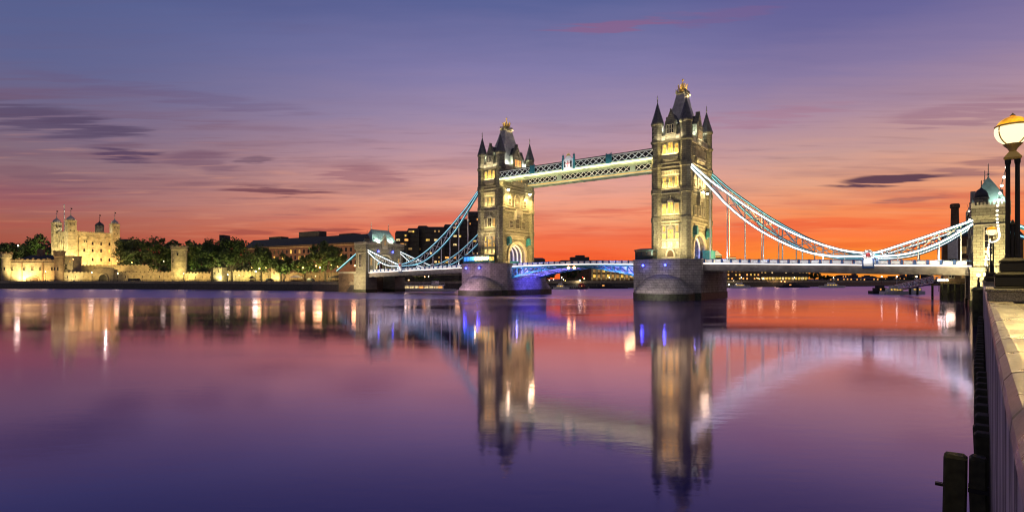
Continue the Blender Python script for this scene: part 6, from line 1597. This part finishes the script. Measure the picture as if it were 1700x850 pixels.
# side span decks: unseen lights added off the deck edge and over the roadway
for sg in (-1, 1):
    for k in range(5):
        s = sg * (60 + 14 * k)
        alight('deck_wash', B(s, -12.8, zdk(s) + 1.0), B(s, -11.3, zdk(s) - 1.4), 34, (1, .92, .86), 13, .2)
        alight('panel_wash', B(s, -13.2, zdk(s) + .5), B(s, -11.4, zdk(s) + .75), 60, (1, .95, .95), 13, .2); slight('chain_wash', B(s, -13.2, zdk(s) + 1.2), B(s + sg * -2, -11.3, zdk(s) + 6), 800 if sg > 0 else 420, (.9, .95, 1.0), 150, .6, .2); slight('chain_wash', B(s, 9.0, zdk(s) + .9), B(s, 11, zdk(s) + 6), 320, (.9, .95, 1.0), 140, .6, .3)
# abutment towers
for t in (-4.5, 4.5): slight('abutment_roof', B(-129.4 + 5.0, t, 27.2), B(-129.4, t, 32), 3200, (.8, 1.0, .9), 140, .6, .3)
alight('abutment_wash', B(-118, -3, 12.6), B(-126, 0, 22), 1800, (1, .86, .55), 6, 6); alight('abutment_wash', B(-130, -27, 6), B(-130, -13, 10), 6500, (1, .76, .42), 8, 2)
slight('pin_glow', B(99.6, -15, 13), B(99.6, -11.6, 14), 300, (1, 1, 1), 90, .6, .3)
alight('abutment_wash', B(126.5, -22, 6.3), B(126.5, -13, 13), 11500, (1, .80, .38), 8, 2); slight('abutment_roof', B(128.6, -10.4, 27.3), B(126.3, -4, 33), 1300, (.8, 1, .9), 140, .6, .3)
for t, lb in ((-5.0, 'left blue lamp over the road arch of the far gatehouse'), (5.0, 'right blue lamp over the road arch of the far gatehouse')):
    o = thing('arch_lamp', lb, 'lamp', B(-129.4 + 4.4, t, 22.2), BROT); mb = MB(); mb.box(-.3, .5, -.12, .12, .1, .3); mb.build('bracket', 'iron', o); mb = MB(); mb.sphere((.55, 0, -.1), .5, 10, 7); mb.build('lantern', 'lamp_b', o, smooth=True)
# castle floodlights
kx = math.cos(K_A); ky = math.sin(K_A)
def KP(x, y, z): return (KX + x * kx - y * ky, KY + x * ky + y * kx, z)
alight('keep_flood', KP(8, -26, 15), KP(12, 0, 34), 54000, (1, .70, .25), 14, 3); alight('keep_flood', KP(30, -26, 15), KP(30, 0, 30), 34000, (1, .46, .11), 12, 3)
alight('keep_flood', KP(-22, 10, 15), KP(0, 14, 34), 70000, (1, .78, .34), 14, 3); slight('keep_foot', KP(-4, -7, 17), KP(2, 2, 24), 42000, (1, .84, .42), 130, .8, .6)
slight('keep_turret', KP(-16, -14, 15), KP(.4, .4, 50), 60000, (1, .86, .5), 26, .6, .6); slight('keep_turret', KP(KL + 4, -22, 15), KP(KL, .4, 54), 30000, (1, .86, .5), 24, .6, .6)
for x, y in ((6, 6), (KL - 6, 6), (6, KD - 6)): plight('keep_roof', KP(x, y, NBZ + KH + 4), 2500, (1, .9, .6), .4)
for px, Z, z, pw, c in ((21, 421, 6.6, 7600, (1, .84, .5)), (28, 421, 6.6, 3000, (1, .86, .5)), (62, 421, 6.6, 2600, (1, .66, .3)), (46, 421, 6.6, 1500, (1, .66, .3)), (103, 419, 6.6, 3600, (1, .84, .5)), (128, 418, 6.8, 1500, WARM), (150, 416, 6.8, 1300, WARM), (205, 411, 6.8, 1700, WARM), (235, 411, 6.8, 1500, WARM), (262, 411, 6.8, 1500, WARM), (285, 411, 6.8, 1400, WARM),
                        (303, 412, 8.0, 4200, (1, .84, .4)), (325, 410, 6.8, 1500, WARM), (345, 406, 6.8, 1500, WARM), (364, 398.5, 6.6, 4200, (1, .9, .55)), (398, 402, 6.8, 1500, WARM), (425, 398, 6.8, 1500, WARM), (449, 392, 6.8, 1400, WARM), (462, 391, 6.6, 2200, (1, .85, .5)), (485, 391, 6.8, 1000, WARM), (515, 386, 6.8, 1000, WARM), (545, 382, 6.8, 1000, WARM), (575, 376, 6.8, 1200, WARM),
                        (145, 455, 13.5, 2600, WARM), (180, 455, 13.5, 2600, WARM), (215, 450, 13.0, 2200, WARM), (245, 450, 13, 2000, WARM)):
    x_, y_ = PX(px, Z); slight('wall_flood', (x_, y_ + .6, z), (x_, y_ + 8, z + 7.5), pw * (5.5 if px < 105 else 4.6), (c[0], c[1] * .92, c[2] * .66), 140, .7, .35)
# tree uplights
for px, Z, z, pw, c in ((46, 441, 16, 5000, (.8, 1, .25)), (66, 455, 26, 7000, (.9, 1, .35)), (4, 434, 10, 2500, (1, .8, .3)), (268, 431, 9, 3000, (1, .9, .4)), (322, 431, 9, 3000, (.8, 1, .3)), (400, 399, 10, 2600, (.8, 1, .3)), (225, 470, 10, 1500, (1, .6, .3))):
    x_, y_ = PX(px, Z); slight('tree_uplight', (x_, y_, z), (x_, y_ + 9, z + 6), pw * 1.8, c, 150, .8, .4)
for px, Z, pw in ((352, 383, 1500), (385, 380, 2200), (434, 371, 2200), (472, 367, 1500), (506, 362, 1800), (540, 357, 2800), (218, 468, 2200), (286, 468, 2200), (12, 455, 1500)):  # front fill added to brighten the remaining crowns, no fixtures there
    x_, y_ = PX(px, Z); z_ = 8 if px > 330 else 17; slight('tree_uplight', (x_, y_, z_), (x_, y_ + 12, z_ + 9), pw * 5.2, (1, .92, .36), 140, .8, .5)
# brick block, colonnaded warehouse, riverside fronts
for x_, y_ in ((-245, 515), (-205, 490), (-160, 465)): alight('brick_wash', (x_, y_, 12), (x_ + 14, y_ + 24, 28), 8000, (1, .66, .36), 30, 2)
for k in range(10): x_, y_ = PX(984 + 7.6 * k, 476.5); slight('pilaster_light', (x_, y_, 6.2), (x_, y_ + 3.5, 12), 420, (1, .78, .36), 130, .7, .3)
for px in (1235, 1262, 1290, 1318): plight('shore_glow', PX(px, 500) + (9,), 1500, (1, .6, .25), 2.0)
plight('hotel_glow', PX(690, 405) + (9,), 1200, (1, .65, .3), 2); plight('hotel_glow', PX(760, 405) + (9,), 1200, (1, .6, .25), 2)
plight('warehouse_glow', PX(1578, 168) + (4.5,), 300, (1, .75, .4), 1.2)
plight('cabin_glow', B(-44, -18.6, 16), 120, (1, .8, .4), .3)
